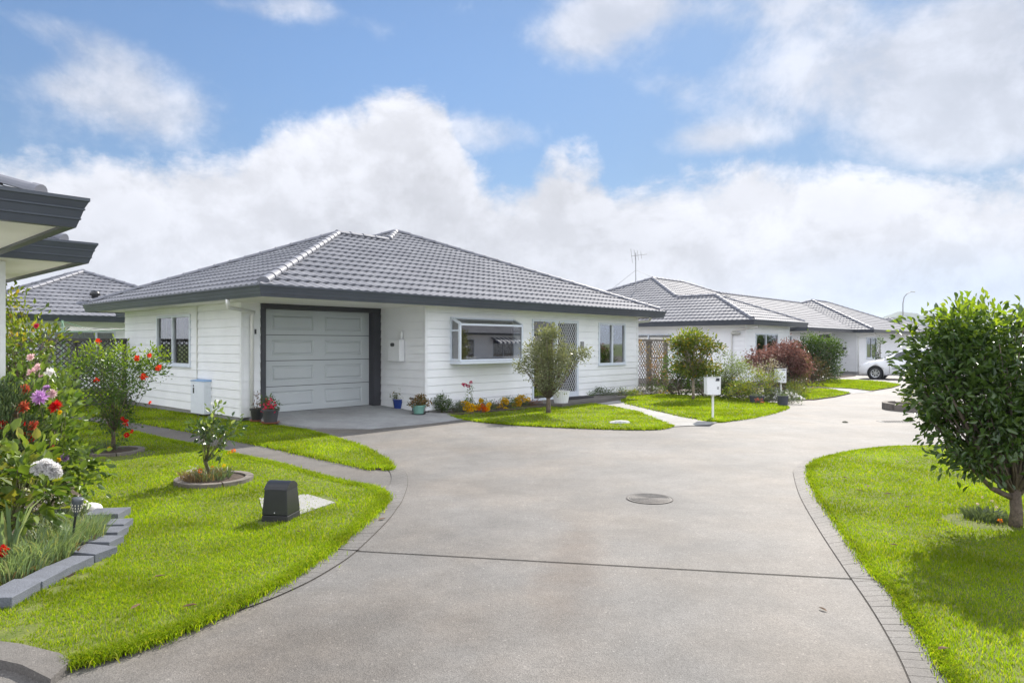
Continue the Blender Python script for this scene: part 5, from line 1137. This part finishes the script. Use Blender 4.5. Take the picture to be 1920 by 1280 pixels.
plant('low_shrub','low lime green mound at the edge of the small lawn','shrub',D_(1510,739),[(0,0,.15,.55,.3,.16),(-.5,-.2,.25,.3,.2,.2)],60,16,.05,G_YEL,TWIG,trunk=(.01,.06),clr=.1,stems=3,limbs=.4)
plant('low_shrub','rounded lime shrub behind the white flowering mounds','shrub',D_(1490,748),[(0,0,.2,.3,.25,.22)],40,16,.05,G_YEL,TWIG,trunk=(.01,.06),clr=.1,stems=3,limbs=.4)
plant('white_spray','wispy white flowering spray beneath the red maple','plant',D_(1440,745),[(0,0,.75,.5,.3,.35)],60,16,.04,leafmat('white sprig',(.35,.34,.33),(.62,.58,.58)),BARK,trunk=(.012,.3),clr=.14,stems=5,spread=.3,limbs=1.0)
for px,py,rx,lab in ((1455,756,.45,'grey white flowering mound left of the dark tub'),(1482,757,.42,'creamy white flowering mound at the tip of the bed'),(1462,746,.5,'pale flowering mound at the foot of the second post letterbox')):
    b=D_(px,py); T=plant('alyssum',lab,'plant',b,[(0,0,.15,rx*.75,.25,.17)],50,12,.04,G_BLU,TWIG,trunk=(.006,.05),clr=.09,stems=3,limbs=.3,leafname='foliage',trunkname='stem')
    for k in range(40):
        a=random.uniform(0,6.28); rr=math.sqrt(random.random()); flower(T,b+Vector((rr*rx*.8*math.cos(a),-.05-.25*rr*abs(math.sin(a)),.12+.2*(1-rr))),.03,WHT,'pom',n=9)
b=D_(1422,759); T=plant('begonia','small coral red plant at the lawn edge by the dark tubs','plant',b,[(0,0,.08,.1,.08,.07)],10,9,.03,G_MID,TWIG,trunk=(.005,.03),clr=.05,limbs=.4,leafname='foliage',trunkname='stem')
for k in range(12): flower(T,b+Vector((random.uniform(-.12,.12),-.08,random.uniform(.05,.17))),.028,CORAL,'pom',n=12)
TUB=mat('slate tub',(.045,.05,.065),.7,.15,6)
for px,py,r,h,lab in ((1419,757,.19,.2,'low dark round tub at the back of the lawn'),(1440,749,.12,.36,'taller dark square-sided tub behind the coral plant'),(1468,762,.13,.26,'dark slate tub between the white mounds')):
    c=D_(px,py); o=empty('planter_tub',c,lab,'planter'); m=MB(); m.lathe(c,[(0,0),(r*.85,0),(r,h*.9),(r*1.04,h*.9),(r*1.04,h),(r*.85,h),(r*.8,h-.05),(0,h-.05)],18 if 'square' not in lab else 4); m.build('tub',TUB,o)
    blades('foliage',o,(c.x,c.y,c.z+h-.05),r*.7,60,.12,.008,G_BLU,.8)
plant('rounded_camellia','dense dark green rounded camellia with sunlit right side by the porch','shrub',D_(1538,716),
 [(0,0,1.1,.8,.7,.80),(.2,0,1.3,.6,.6,.68),(-.5,0,1.25,.5,.5,.7),(-.65,0,1.65,.3,.3,.26),(.1,0,.5,.75,.6,.5)],310,20,.11,G_DARK,BARK,trunk=(.07,.3),clr=.24,stems=3,spread=.25,limbs=.4,shell=.5,top=1.75,topmat=leafmat('sunny leaf',(.05,.11,.02),(.12,.20,.03),trans=.35,rough=.3))  # upper leaves in a lighter green, sunlight put into their colour
plant('dark_shrub','dark reddish green shrub between the maple and the rounded camellia','shrub',D_(1520,724),[(0,0,.5,.6,.4,.5)],70,20,.08,leafmat('plum leaf',(.03,.035,.015),(.09,.06,.03)),BARK,trunk=(.03,.2),clr=.2,stems=4,limbs=.4)
# climbing plant on frame by the third house
p=gnd(1645,700); cc=at(1643,690,39.5); 
plant('climber','leafy climber on a thin arch frame beside the car bonnet','climber',Vector((cc.x,cc.y,b3)),[(0,0,1.1,.14,.1,.8),(.35,0,1.9,.3,.1,.12),(.9,0,.9,.3,.2,.2)],46,12,.11,G_MID,BARK,trunk=(.03,.4),clr=.16,stems=2,spread=.1,limbs=1)
# ---- trellises
def lattice(name,label,P_,Q_,z0,z1,mt,pitch=.115,sw=.016,split=None,posts=(0,1),th=.012):
    wv=Wl(P_,Q_); o=hempty(name,P_[0],P_[1],0,label,'fence')
    secs=split or [(0,wv.L,z0,z1)]
    for (a,b,za,zb_) in secs:
        g=MB()
        for k in (1,-1):
            s=a-(zb_-za)-.01
            while s<b+(zb_-za):
                c=clipseg(a,b,za,zb_,s if k>0 else s+(zb_-za)*0,k*1.0) if k>0 else clipseg(a,b,za,zb_,s,-1.0) 
                if k<0:
                    pts=[];  # z = zb - (t-s)
                    for t in (a,b):
                        z=zb_-(t-s)
                        if za<=z<=zb_: pts.append((t,z))
                    for z in (za,zb_):
                        t=s+(zb_-z)
                        if a<t<b: pts.append((t,z))
                    c=pts[:2] if len(pts)>1 else None
                if c and abs(c[0][0]-c[1][0])>.02:
                    (x0,y0_),(x1,y1_)=c; o0=.0 if k>0 else th; 
                    B_=[wv.p(x0-sw,y0_,o0),wv.p(x0+sw,y0_,o0),wv.p(x1+sw,y1_,o0),wv.p(x1-sw,y1_,o0)];T_=[wv.p(x0-sw,y0_,o0+th-.001),wv.p(x0+sw,y0_,o0+th-.001),wv.p(x1+sw,y1_,o0+th-.001),wv.p(x1-sw,y1_,o0+th-.001)]
                    g.hexa(B_,T_)
                s+=pitch
        g.build('lattice_panel',mt,o)
    m=MB(); wv.box(m,-.03,wv.L+.03,z1,z1+.07,-.02,.05); wv.box(m,0,wv.L,z0-.05,z0,-.018,.045)
    for (a,b,za,zb_) in secs:
        wv.box(m,a,a+.045,za,zb_,-.008,.036); wv.box(m,b-.045,b,za,zb_,-.008,.036)
        if za>z0+.1: wv.box(m,a+.045,b-.045,za-.05,za,-.007,.035)
    m.build('frame',mt,o)
    for t in posts:
        m=MB(); wv.box(m,t*wv.L-.045,t*wv.L+.045,-.1,z1+.02,-.115,-.025); m.build('post',mt,o)
    return o
PL=(-.3-4.6,5.3); 
o=lattice('lattice_fence','dark weathered lattice fence running from the white house towards the roses',(-4.9,5.72),(-.29,5.72),.06,1.66,WOODF,split=[(0,1.6,.06,1.66),(1.65,3.45,.06,1.66),(3.5,4.6,.06,1.66)],posts=(0,.355,.755,1),pitch=.125,sw=.02)
o=lattice('trellis','grey weathered trellis screen between the two white houses',(12.0,-1.45),(15.15,-1.45),.0,1.68,WOODG,split=[(0,1.95,0,1.68),(2.0,3.15,1.12,1.68),(2.0,3.15,0,1.06)],posts=(.625,1),pitch=.16,sw=.017)
# rotary clothesline
y_=20.5; cb=at(117,760,y_); cb.z=0; o=empty('clothesline',cb,'green rotary clothesline standing behind the lattice fence','clothesline'); GREEN=mat('clothesline green',(.20,.33,.22),.5,.1,6)
tz=EYE-(600-HOR)*y_/F; az_=EYE-(623-HOR)*y_/F; m=MB(); m.tube([cb,Vector((cb.x,cb.y,tz))],.028,10); m.build('pole',GREEN,o); 
for k in range(4):
    a=R(38+90*k); e=Vector((cb.x+1.9*math.cos(a),cb.y+1.9*math.sin(a),az_+.12)); s=Vector((cb.x,cb.y,az_)); m=MB(); m.tube([s,e],.016,6); q=s.lerp(e,.42); m.tube([Vector((cb.x,cb.y,tz-.03)),q],.012,6); m.build('arm',GREEN,o)
m=MB()
for f in (.5,.68,.85,1):
    P_=[Vector((cb.x+1.9*f*math.cos(R(38+90*k)),cb.y+1.9*f*math.sin(R(38+90*k)),az_+.12*f)) for k in range(5)]; m.tube(P_,.004,4)
m.build('line',mat('line wire',(.5,.5,.5),.5),o)
# ---- post letterboxes
def letterbox(px,pyb,bx0,bx1,by0,by1,label,depth=.34,solar=True,num=True,shift=0):
    b=gnd(px,pyb); y=b.y; o=empty('letterbox',b,label,'letterbox'); x0,x1=(bx0-960)/F*y,(bx1-960)/F*y; z0,z1=EYE-(by1-HOR)*y/F,EYE-(by0-HOR)*y/F
    m=MB(); m.tube([b,Vector((b.x,y,z0+.01))],.024,10); m.build('post',PIPE,o)
    xr=x1-.06; m=MB(); m.hexa([(x0,y-.12,z0),(xr,y-.17,z0),(x1,y-.05,z0),(x1-.03,y+.2,z0),(x0+.02,y+.2,z0)],[(x0-.006,y-.12,z1),(xr,y-.17,z1),(x1+.004,y-.05,z1),(x1-.03,y+.2,z1-.02),(x0+.02,y+.2,z1-.02)]); bx=m.build('box',TRIM,o,bevel=.006)
    m=MB(); m.hexa([(x0-.012,y-.13,z1+.002),(xr,y-.185,z1+.002),(x1+.012,y-.05,z1+.002),(x1-.02,y+.21,z1-.02),(x0+.01,y+.21,z1-.02)],[(x0-.012,y-.13,z1+.012),(xr,y-.185,z1+.012),(x1+.012,y-.05,z1+.012),(x1-.02,y+.21,z1-.008),(x0+.01,y+.21,z1-.008)]); m.build('lid',TRIM,bx)
    dx=Vector((xr-x0,-.05,0)); w0=Vector((x0,y-.12,0)); nrm=Vector((.05,-(xr-x0),0)).normalized()*-1
    if nrm.y>0: nrm=-nrm
    def fr(f,z,o_=.004): q=w0+dx*f+nrm*o_; return (q.x,q.y,z)
    h=z1-z0
    if solar: m=MB(); m.q([fr(.66,z1-.2*h,.006),fr(.98,z1-.2*h,.006),fr(.98,z1-.03*h,.012),fr(.72,z1-.03*h,.012)]); m.build('slot',mat('solar black',(.05,.055,.065),.25),bx)
    else: m=MB(); m.q([fr(.55,z1-.12*h),fr(.95,z1-.12*h),fr(.95,z1-.06*h),fr(.55,z1-.06*h)]); m.build('slot',DARK,bx)
    if num:
        m=MB()
        for f in (.80,.88): m.q([fr(f,z0+.32*h,.006),fr(f+.035,z0+.32*h,.006),fr(f+.035,z0+.47*h,.006),fr(f,z0+.47*h,.006)])
        m.q([fr(.88,z0+.45*h,.007),fr(.95,z0+.45*h,.007),fr(.95,z0+.47*h,.007),fr(.88,z0+.47*h,.007)])
        m.build('house_number',DARK,bx)
letterbox(1336.5,787,1323,1350,707,739,'white letterbox with black slot on a thin post at the lawn tip')
letterbox(1464,752,1455,1473,691,717,'white letterbox on a post beneath the red maple',solar=False)
# manhole and grate
c=gnd(1218,935); o=empty('manhole_cover',c,'round concrete-filled manhole cover set in the drive','manhole'); m=MB()
m.lathe(c,[(.238,.004),(.238,.008),(.231,.008),(.23,.004)],48); m.build('rim',CONC2,o)
m=MB(); pr_=[(.228,.007)]
for r_ in np.arange(.21,.03,-.022): pr_+=[(r_,.007),(r_-.004,.012),(r_-.012,.012),(r_-.016,.007)]
m.lathe(c,pr_+[(0,.008)],44); m.build('lid',CONC,o)
c=gnd(1681,790.5); o=empty('drain_grate',c,'narrow slotted drain grate in the far drive','drain'); m=MB(); m.box((c.x-.34,c.y-.14,.0+gz(c.y)),(c.x+.34,c.y+.14,.006+gz(c.y))); m.build('frame',CONC4,o)
for k in range(12): m=MB(); x=c.x-.29+k*.05; m.hexa([(x,c.y-.1,gz(c.y)+.006),(x+.026,c.y-.1,gz(c.y)+.006),(x+.056,c.y+.1,gz(c.y)+.006),(x+.03,c.y+.1,gz(c.y)+.006)],[(x,c.y-.1,gz(c.y)+.010),(x+.026,c.y-.1,gz(c.y)+.010),(x+.056,c.y+.1,gz(c.y)+.010),(x+.03,c.y+.1,gz(c.y)+.010)]); m.build('slot',GROOVE,o)
# kerb ring behind the camellia
c=ring(1722,768,.78,'raised concrete kerb ring on the far drive behind the big camellia',seg=4,h=.13,wd=.12)
b=Vector((c.x,c.y,.08)); plant('dry_shrub','sparse yellowish seedlings inside the far kerb ring','plant',b,[(-.15,0,.2,.35,.3,.18)],22,9,.06,G_YEL,TWIG,trunk=(.006,.06),clr=.08,stems=4,spread=.3,limbs=1)
m=MB(); c=gnd(1585,792); m.blob((0,0,.005),(.055,.05,.03),12,6,.15); s_=m.build('stone',mat('drive lump',(.10,.10,.07),.8),None); s_.location=c; tag(s_,'small dark lump lying alone on the far drive','stone')
# fallen leaves
FL=mat('fallen leaf',(.12,.065,.03),.8,.4,30)
for px,py,dz in ((1543,1144,.006),(1666,1100,.012),(716,976,.012),(1611,930,.06),(1628,922,.06),(1665,937,.06),(1702,962,.06),(1760,988,.06),(1675,1036,.06),(1700,874,.06),(560,1010,.06),(300,1100,.07),(255,1160,.07),(1770,1235,.05),(1585,905,.06),(355,1152,.05),(232,1008,.05)):
    c=gnd(px,py,dz); m=MB(); L_=random.uniform(.025,.045); a=random.random()*6.28; ca_,sa_=math.cos(a),math.sin(a)
    P_=[(-1,0,0),(-.3,.35,.25),(.5,.3,.3),(1,0,.15),(.5,-.3,.3),(-.3,-.35,.2)]; m.q([(x*ca_*L_-y*sa_*L_,x*sa_*L_+y*ca_*L_,z*L_) for x,y,z in (P_[0],P_[1],P_[2],P_[3])]); m.q([(x*ca_*L_-y*sa_*L_,x*sa_*L_+y*ca_*L_,z*L_) for x,y,z in (P_[0],P_[3],P_[4],P_[5])])
    o=m.build('fallen_leaf',FL,None); o.location=c; tag(o,'small curled brown leaf fallen on the drive or lawn','leaf','fallen leaves')
# ============================================================ parked car
def car():
    Y0=33.6; fx=(1610-960)/F*Y0; fwd=Vector((-.80,.60,0)); sd_=Vector((-.60,-.80,0))     # forward, left side towards us
    rot=math.atan2(fwd.y,fwd.x); base=Vector((fx,Y0,gz(Y0)))-fwd*2.1-sd_*.5
    o=empty('parked_car',base,'white hatchback parked in the far drive half behind the camellia','car',rz=rot); OFF[o.name]=Vector()
    CW=mat('white car paint',(.80,.81,.83),.25,.02,3,coat=.8); CG=mat('car glass',(.03,.04,.05),.06,.1,2,spec=.8); RB=mat('rubber',(.02,.02,.021),.7)
    # stations x, half width, sill z, belt z, centre top z
    st=[(2.10,.50,.30,.52,.56),(2.06,.66,.22,.60,.66),(1.95,.78,.20,.68,.76),(1.70,.83,.20,.78,.86),(1.30,.85,.20,.86,.94),(.95,.86,.20,.91,1.0),(.75,.86,.20,.93,1.03),(.3,.86,.20,.94,1.05),(-.6,.86,.20,.95,1.06),(-1.4,.86,.20,.97,1.08),(-1.8,.83,.22,.98,1.08),(-2.0,.78,.26,.94,1.02),(-2.08,.68,.32,.75,.85)]
    m=MB()
    def ringp(x,w_,zs_,zb_,zc): return [(x,0,zs_),(x,w_*.9,zs_),(x,w_*.985,zs_+.1),(x,w_,(zs_+zb_)/2),(x,w_*.975,zb_-.06),(x,w_*.93,zb_),(x,w_*.6,zb_+(zc-zb_)*.7),(x,0,zc),(x,-w_*.6,zb_+(zc-zb_)*.7),(x,-w_*.93,zb_),(x,-w_*.975,zb_-.06),(x,-w_,(zs_+zb_)/2),(x,-w_*.985,zs_+.1),(x,-w_*.9,zs_)]
    Rg=[ringp(*s) for s in st]; n=14
    for r in Rg: m.v+=r
    for i in range(len(Rg)-1):
        for k in range(n): j=(k+1)%n; m.f.append((i*n+k,i*n+j,(i+1)*n+j,(i+1)*n+k)); m.m.append(0)
    m.f.append(tuple(range(n))[::-1]); m.f.append(tuple(range((len(Rg)-1)*n,len(Rg)*n))); m.m+=[0,0]
    body=m.build('body',CW,o,smooth=True)
    cut=[]
    for x in (1.32,-1.28):
        c=MB(); c.lathe((0,0,0),[(0,-2),(.36,-2),(.36,2),(0,2)],28); q=c.build('cut',CW,None); q.parent=o; q.location=(x,0,.30); q.rotation_euler=(R(90),0,0); cut.append(q)
        md=body.modifiers.new('b','BOOLEAN'); md.object=q; md.operation='DIFFERENCE'; md.solver='EXACT'
    bpy.context.view_layer.update(); dg=bpy.context.evaluated_depsgraph_get(); me=bpy.data.meshes.new_from_object(body.evaluated_get(dg)); body.modifiers.clear(); body.data=me
    for q in cut: bpy.data.objects.remove(q)
    m=MB(); gh=[(.98,.80,.98,.70),(.35,.78,1.36,.60),(.1,.77,1.43,.58),(-.9,.77,1.44,.58),(-1.5,.76,1.32,.58),(-1.95,.72,1.02,.66)]
    # greenhouse (roof shell) then windows slightly proud
    V=[]
    for x,wb,zt_,wt in gh: V.append([(x if x>.9 or x<-1.9 else x,wb,.95),(x,wt,zt_),(x,0,zt_+.03 if .9>x>-1.9 else zt_),(x,-wt,zt_),(x,-wb,.95)])
    for r in V: m.v+=r
    for i in range(len(V)-1):
        for k in range(4): m.f.append((i*5+k,i*5+k+1,(i+1)*5+k+1,(i+1)*5+k)); m.m.append(0)
    m.build('roof',CW,o,smooth=False)
    for s in (1,-1):
        g=MB(); 
        def wp(x,f,off=.012):
            # point on the side of the greenhouse at fraction f of height
            for a,b in zip(gh,gh[1:]):
                if b[0]<=x<=a[0]:
                    t=(a[0]-x)/(a[0]-b[0]); wb=a[1]+(b[1]-a[1])*t; zt2=a[2]+(b[2]-a[2])*t; wt=a[3]+(b[3]-a[3])*t
                    return (x,s*(wb+(wt-wb)*f+off),.95+(zt2-.95)*f)
        for a,b in ((.62,-.28),(-.36,-1.15)):
            xs_=np.linspace(a,b,6); 
            for p,q in zip(xs_,xs_[1:]): g.q([wp(p,.10),wp(q,.10),wp(q,.86),wp(p,.86)])
        g.build('side_window',CG,o)
        g=MB(); g.box((.68,s*.84,.93),(.86,s*1.0,1.08)); g.build('mirror',CW,o,bevel=.03)
        g=MB(); g.box((.6,s*.862,.52),(-1.0,s*.877,.565)); g.build('side_moulding',mat('moulding',(.18,.19,.21),.5),o)
        for x in (.72,-.35,-1.2):
            g=MB(); g.box((x-.006,s*.85,.30),(x+.006,s*.8685,.90)); g.build('door_gap',GROOVE,o)
        g=MB(); g.hexa([(1.78,s*.50,.62),(2.03,s*.5,.60),(1.99,s*.74,.60),(1.70,s*.82,.66)],[(1.70,s*.50,.78),(1.96,s*.5,.69),(1.90,s*.73,.72),(1.55,s*.81,.80)]); g.build('headlight',mat('lamp lens',(.55,.57,.6),.1,coat=1),o)
        for x in (1.32,-1.28):
            wh=MB(); c=(x,0,.30)
            def cyl(r0,r1,y0_,y1_,mb_,n=28):
                b=len(mb_.v)
                for r,y in ((r0,y0_),(r1,y1_)):
                    for k in range(n): a=2*math.pi*k/n; mb_.v.append((x+r*math.cos(a),s*y,.30+r*math.sin(a)))
                for k in range(n): j=(k+1)%n; mb_.f.append((b+k,b+j,b+n+j,b+n+k)); mb_.m.append(0)
            cyl(.30,.30,.66,.82,wh);cyl(.30,.28,.82,.845,wh);cyl(.28,.205,.845,.845,wh);cyl(.205,.20,.845,.80,wh); w_=wh.build('wheel',RB,o,smooth=False)
            rm=MB(); 
            cyl(.20,.17,.835,.825,rm); cyl(.06,.0,.835,.84,rm)
            for k in range(7):
                a=2*math.pi*k/7; pr=lambda r,da: (x+r*math.cos(a+da),s*.83,.30+r*math.sin(a+da)); rm.q([pr(.05,-.5),pr(.18,-.16),pr(.18,.16),pr(.05,.5)])
            rm.build('rim',mat('alloy rim',(.55,.56,.58),.3,metal=.7),w_)
            dk=MB(); cyl(.19,.0,.79,.79,dk); dk.build('hub',RB,w_)
            ar=MB(); cyl(.36,.36,.45,.80,ar); cyl(.36,.0,.55,.55,ar); ar.build('wheel_arch',BLACKP,o)
    g=MB(); g.q([(.985,-.66,1.0),(.985,.66,1.0),(.385,.56,1.365),(.385,-.56,1.365)]); g.q([(.985+.01,-.66,1.0),(.985+.01,.66,1.0),(.385+.02,.56,1.375),(.385+.02,-.56,1.375)]); g.build('windscreen',CG,o)
    g=MB(); g.box((2.0,-.45,.26),(2.075,.45,.38)); g.box((1.88,.5,.30),(2.02,.70,.40)); g.box((1.88,-.70,.30),(2.02,-.5,.40)); g.build('grille',BLACKP,o)
car()
# street lamp
y_=86; b=Vector(((1693-960)/F*y_,y_,-.4)); o=empty('street_lamp',b,'tall thin grey street lamp rising behind the far roofs','street lamp'); zt_=EYE-(551-HOR)*y_/F; m=MB()
m.tube([b,Vector((b.x,y_,zt_-1.2)),Vector((b.x+.15,y_,zt_-.4)),Vector((b.x+.5,y_,zt_)),Vector((b.x+1.0,y_,zt_+.25))],[.09,.07,.06,.05,.04],8); m.build('pole',GALV,o)
m=MB(); m.box((b.x+.95,y_-.1,zt_+.2),(b.x+1.5,y_+.1,zt_+.32)); m.build('lamp_head',mat('lamp pale',(.5,.5,.5),.5),o,bevel=.03)
# hills
HM=mat('hill woodland',(.045,.075,.040),.95,.5,.012,col2=(.11,.13,.07))
def hill(pts,y,depth,label,seed):
    rs=random.Random(seed); P=smooth_line(pts,14); xs=[(p[0]-960)/F*y for p in P]; hs=[EYE-(p[1]-HOR)*y/F+rs.uniform(-1,1)*y*.0006 for p in P]; v=[];n=len(P)
    for j in range(9):
        f=j/8; e=math.sin(f*math.pi)**.8
        for x,h in zip(xs,hs): v.append((x*(1+.1*f),y-depth/2+depth*f,-3+(h+3)*e*(1 if abs(j-4)<1 else rs.uniform(.85,1.0))))
    f=[(j*n+i,j*n+i+1,(j+1)*n+i+1,(j+1)*n+i) for j in range(8) for i in range(n-1)]
    return structure(nmesh('hills',v,f,None,HM,None,True))
hill([(1560,615),(1620,602),(1640,588),(1655,584),(1672,590),(1690,594),(1700,590),(1712,587),(1722,595),(1750,600),(1800,606)],1500,500,'',1)
hill([(1690,612),(1720,592),(1750,585),(1790,588),(1830,582),(1880,587),(1940,580),(2000,585),(2100,592),(2300,600)],2100,700,'',2)
hill([(-500,600),(-200,612),(0,618),(300,622),(700,625),(1100,626),(1500,622),(1700,610)],2600,700,'',3)
print('blades',tot_,'objects',len(bpy.data.objects))

# ============================================================ air
hz=bpy.data.materials.new('haze'); hz.use_nodes=True; hn=hz.node_tree; hn.nodes.clear(); ho=hn.nodes.new('ShaderNodeOutputMaterial'); hv=hn.nodes.new('ShaderNodeVolumePrincipled')
hv.inputs['Color'].default_value=(.80,.88,1,1); hv.inputs['Density'].default_value=.00028; hv.inputs['Anisotropy'].default_value=.2; hn.links.new(hv.outputs[0],ho.inputs['Volume'])
mb=MB(); mb.box((-4100,-310,-4.5),(4100,4600,130)); o=mb.build('haze',hz,None); o['kind']='stuff'; o['label']='thin pale blue haze over the far hills'
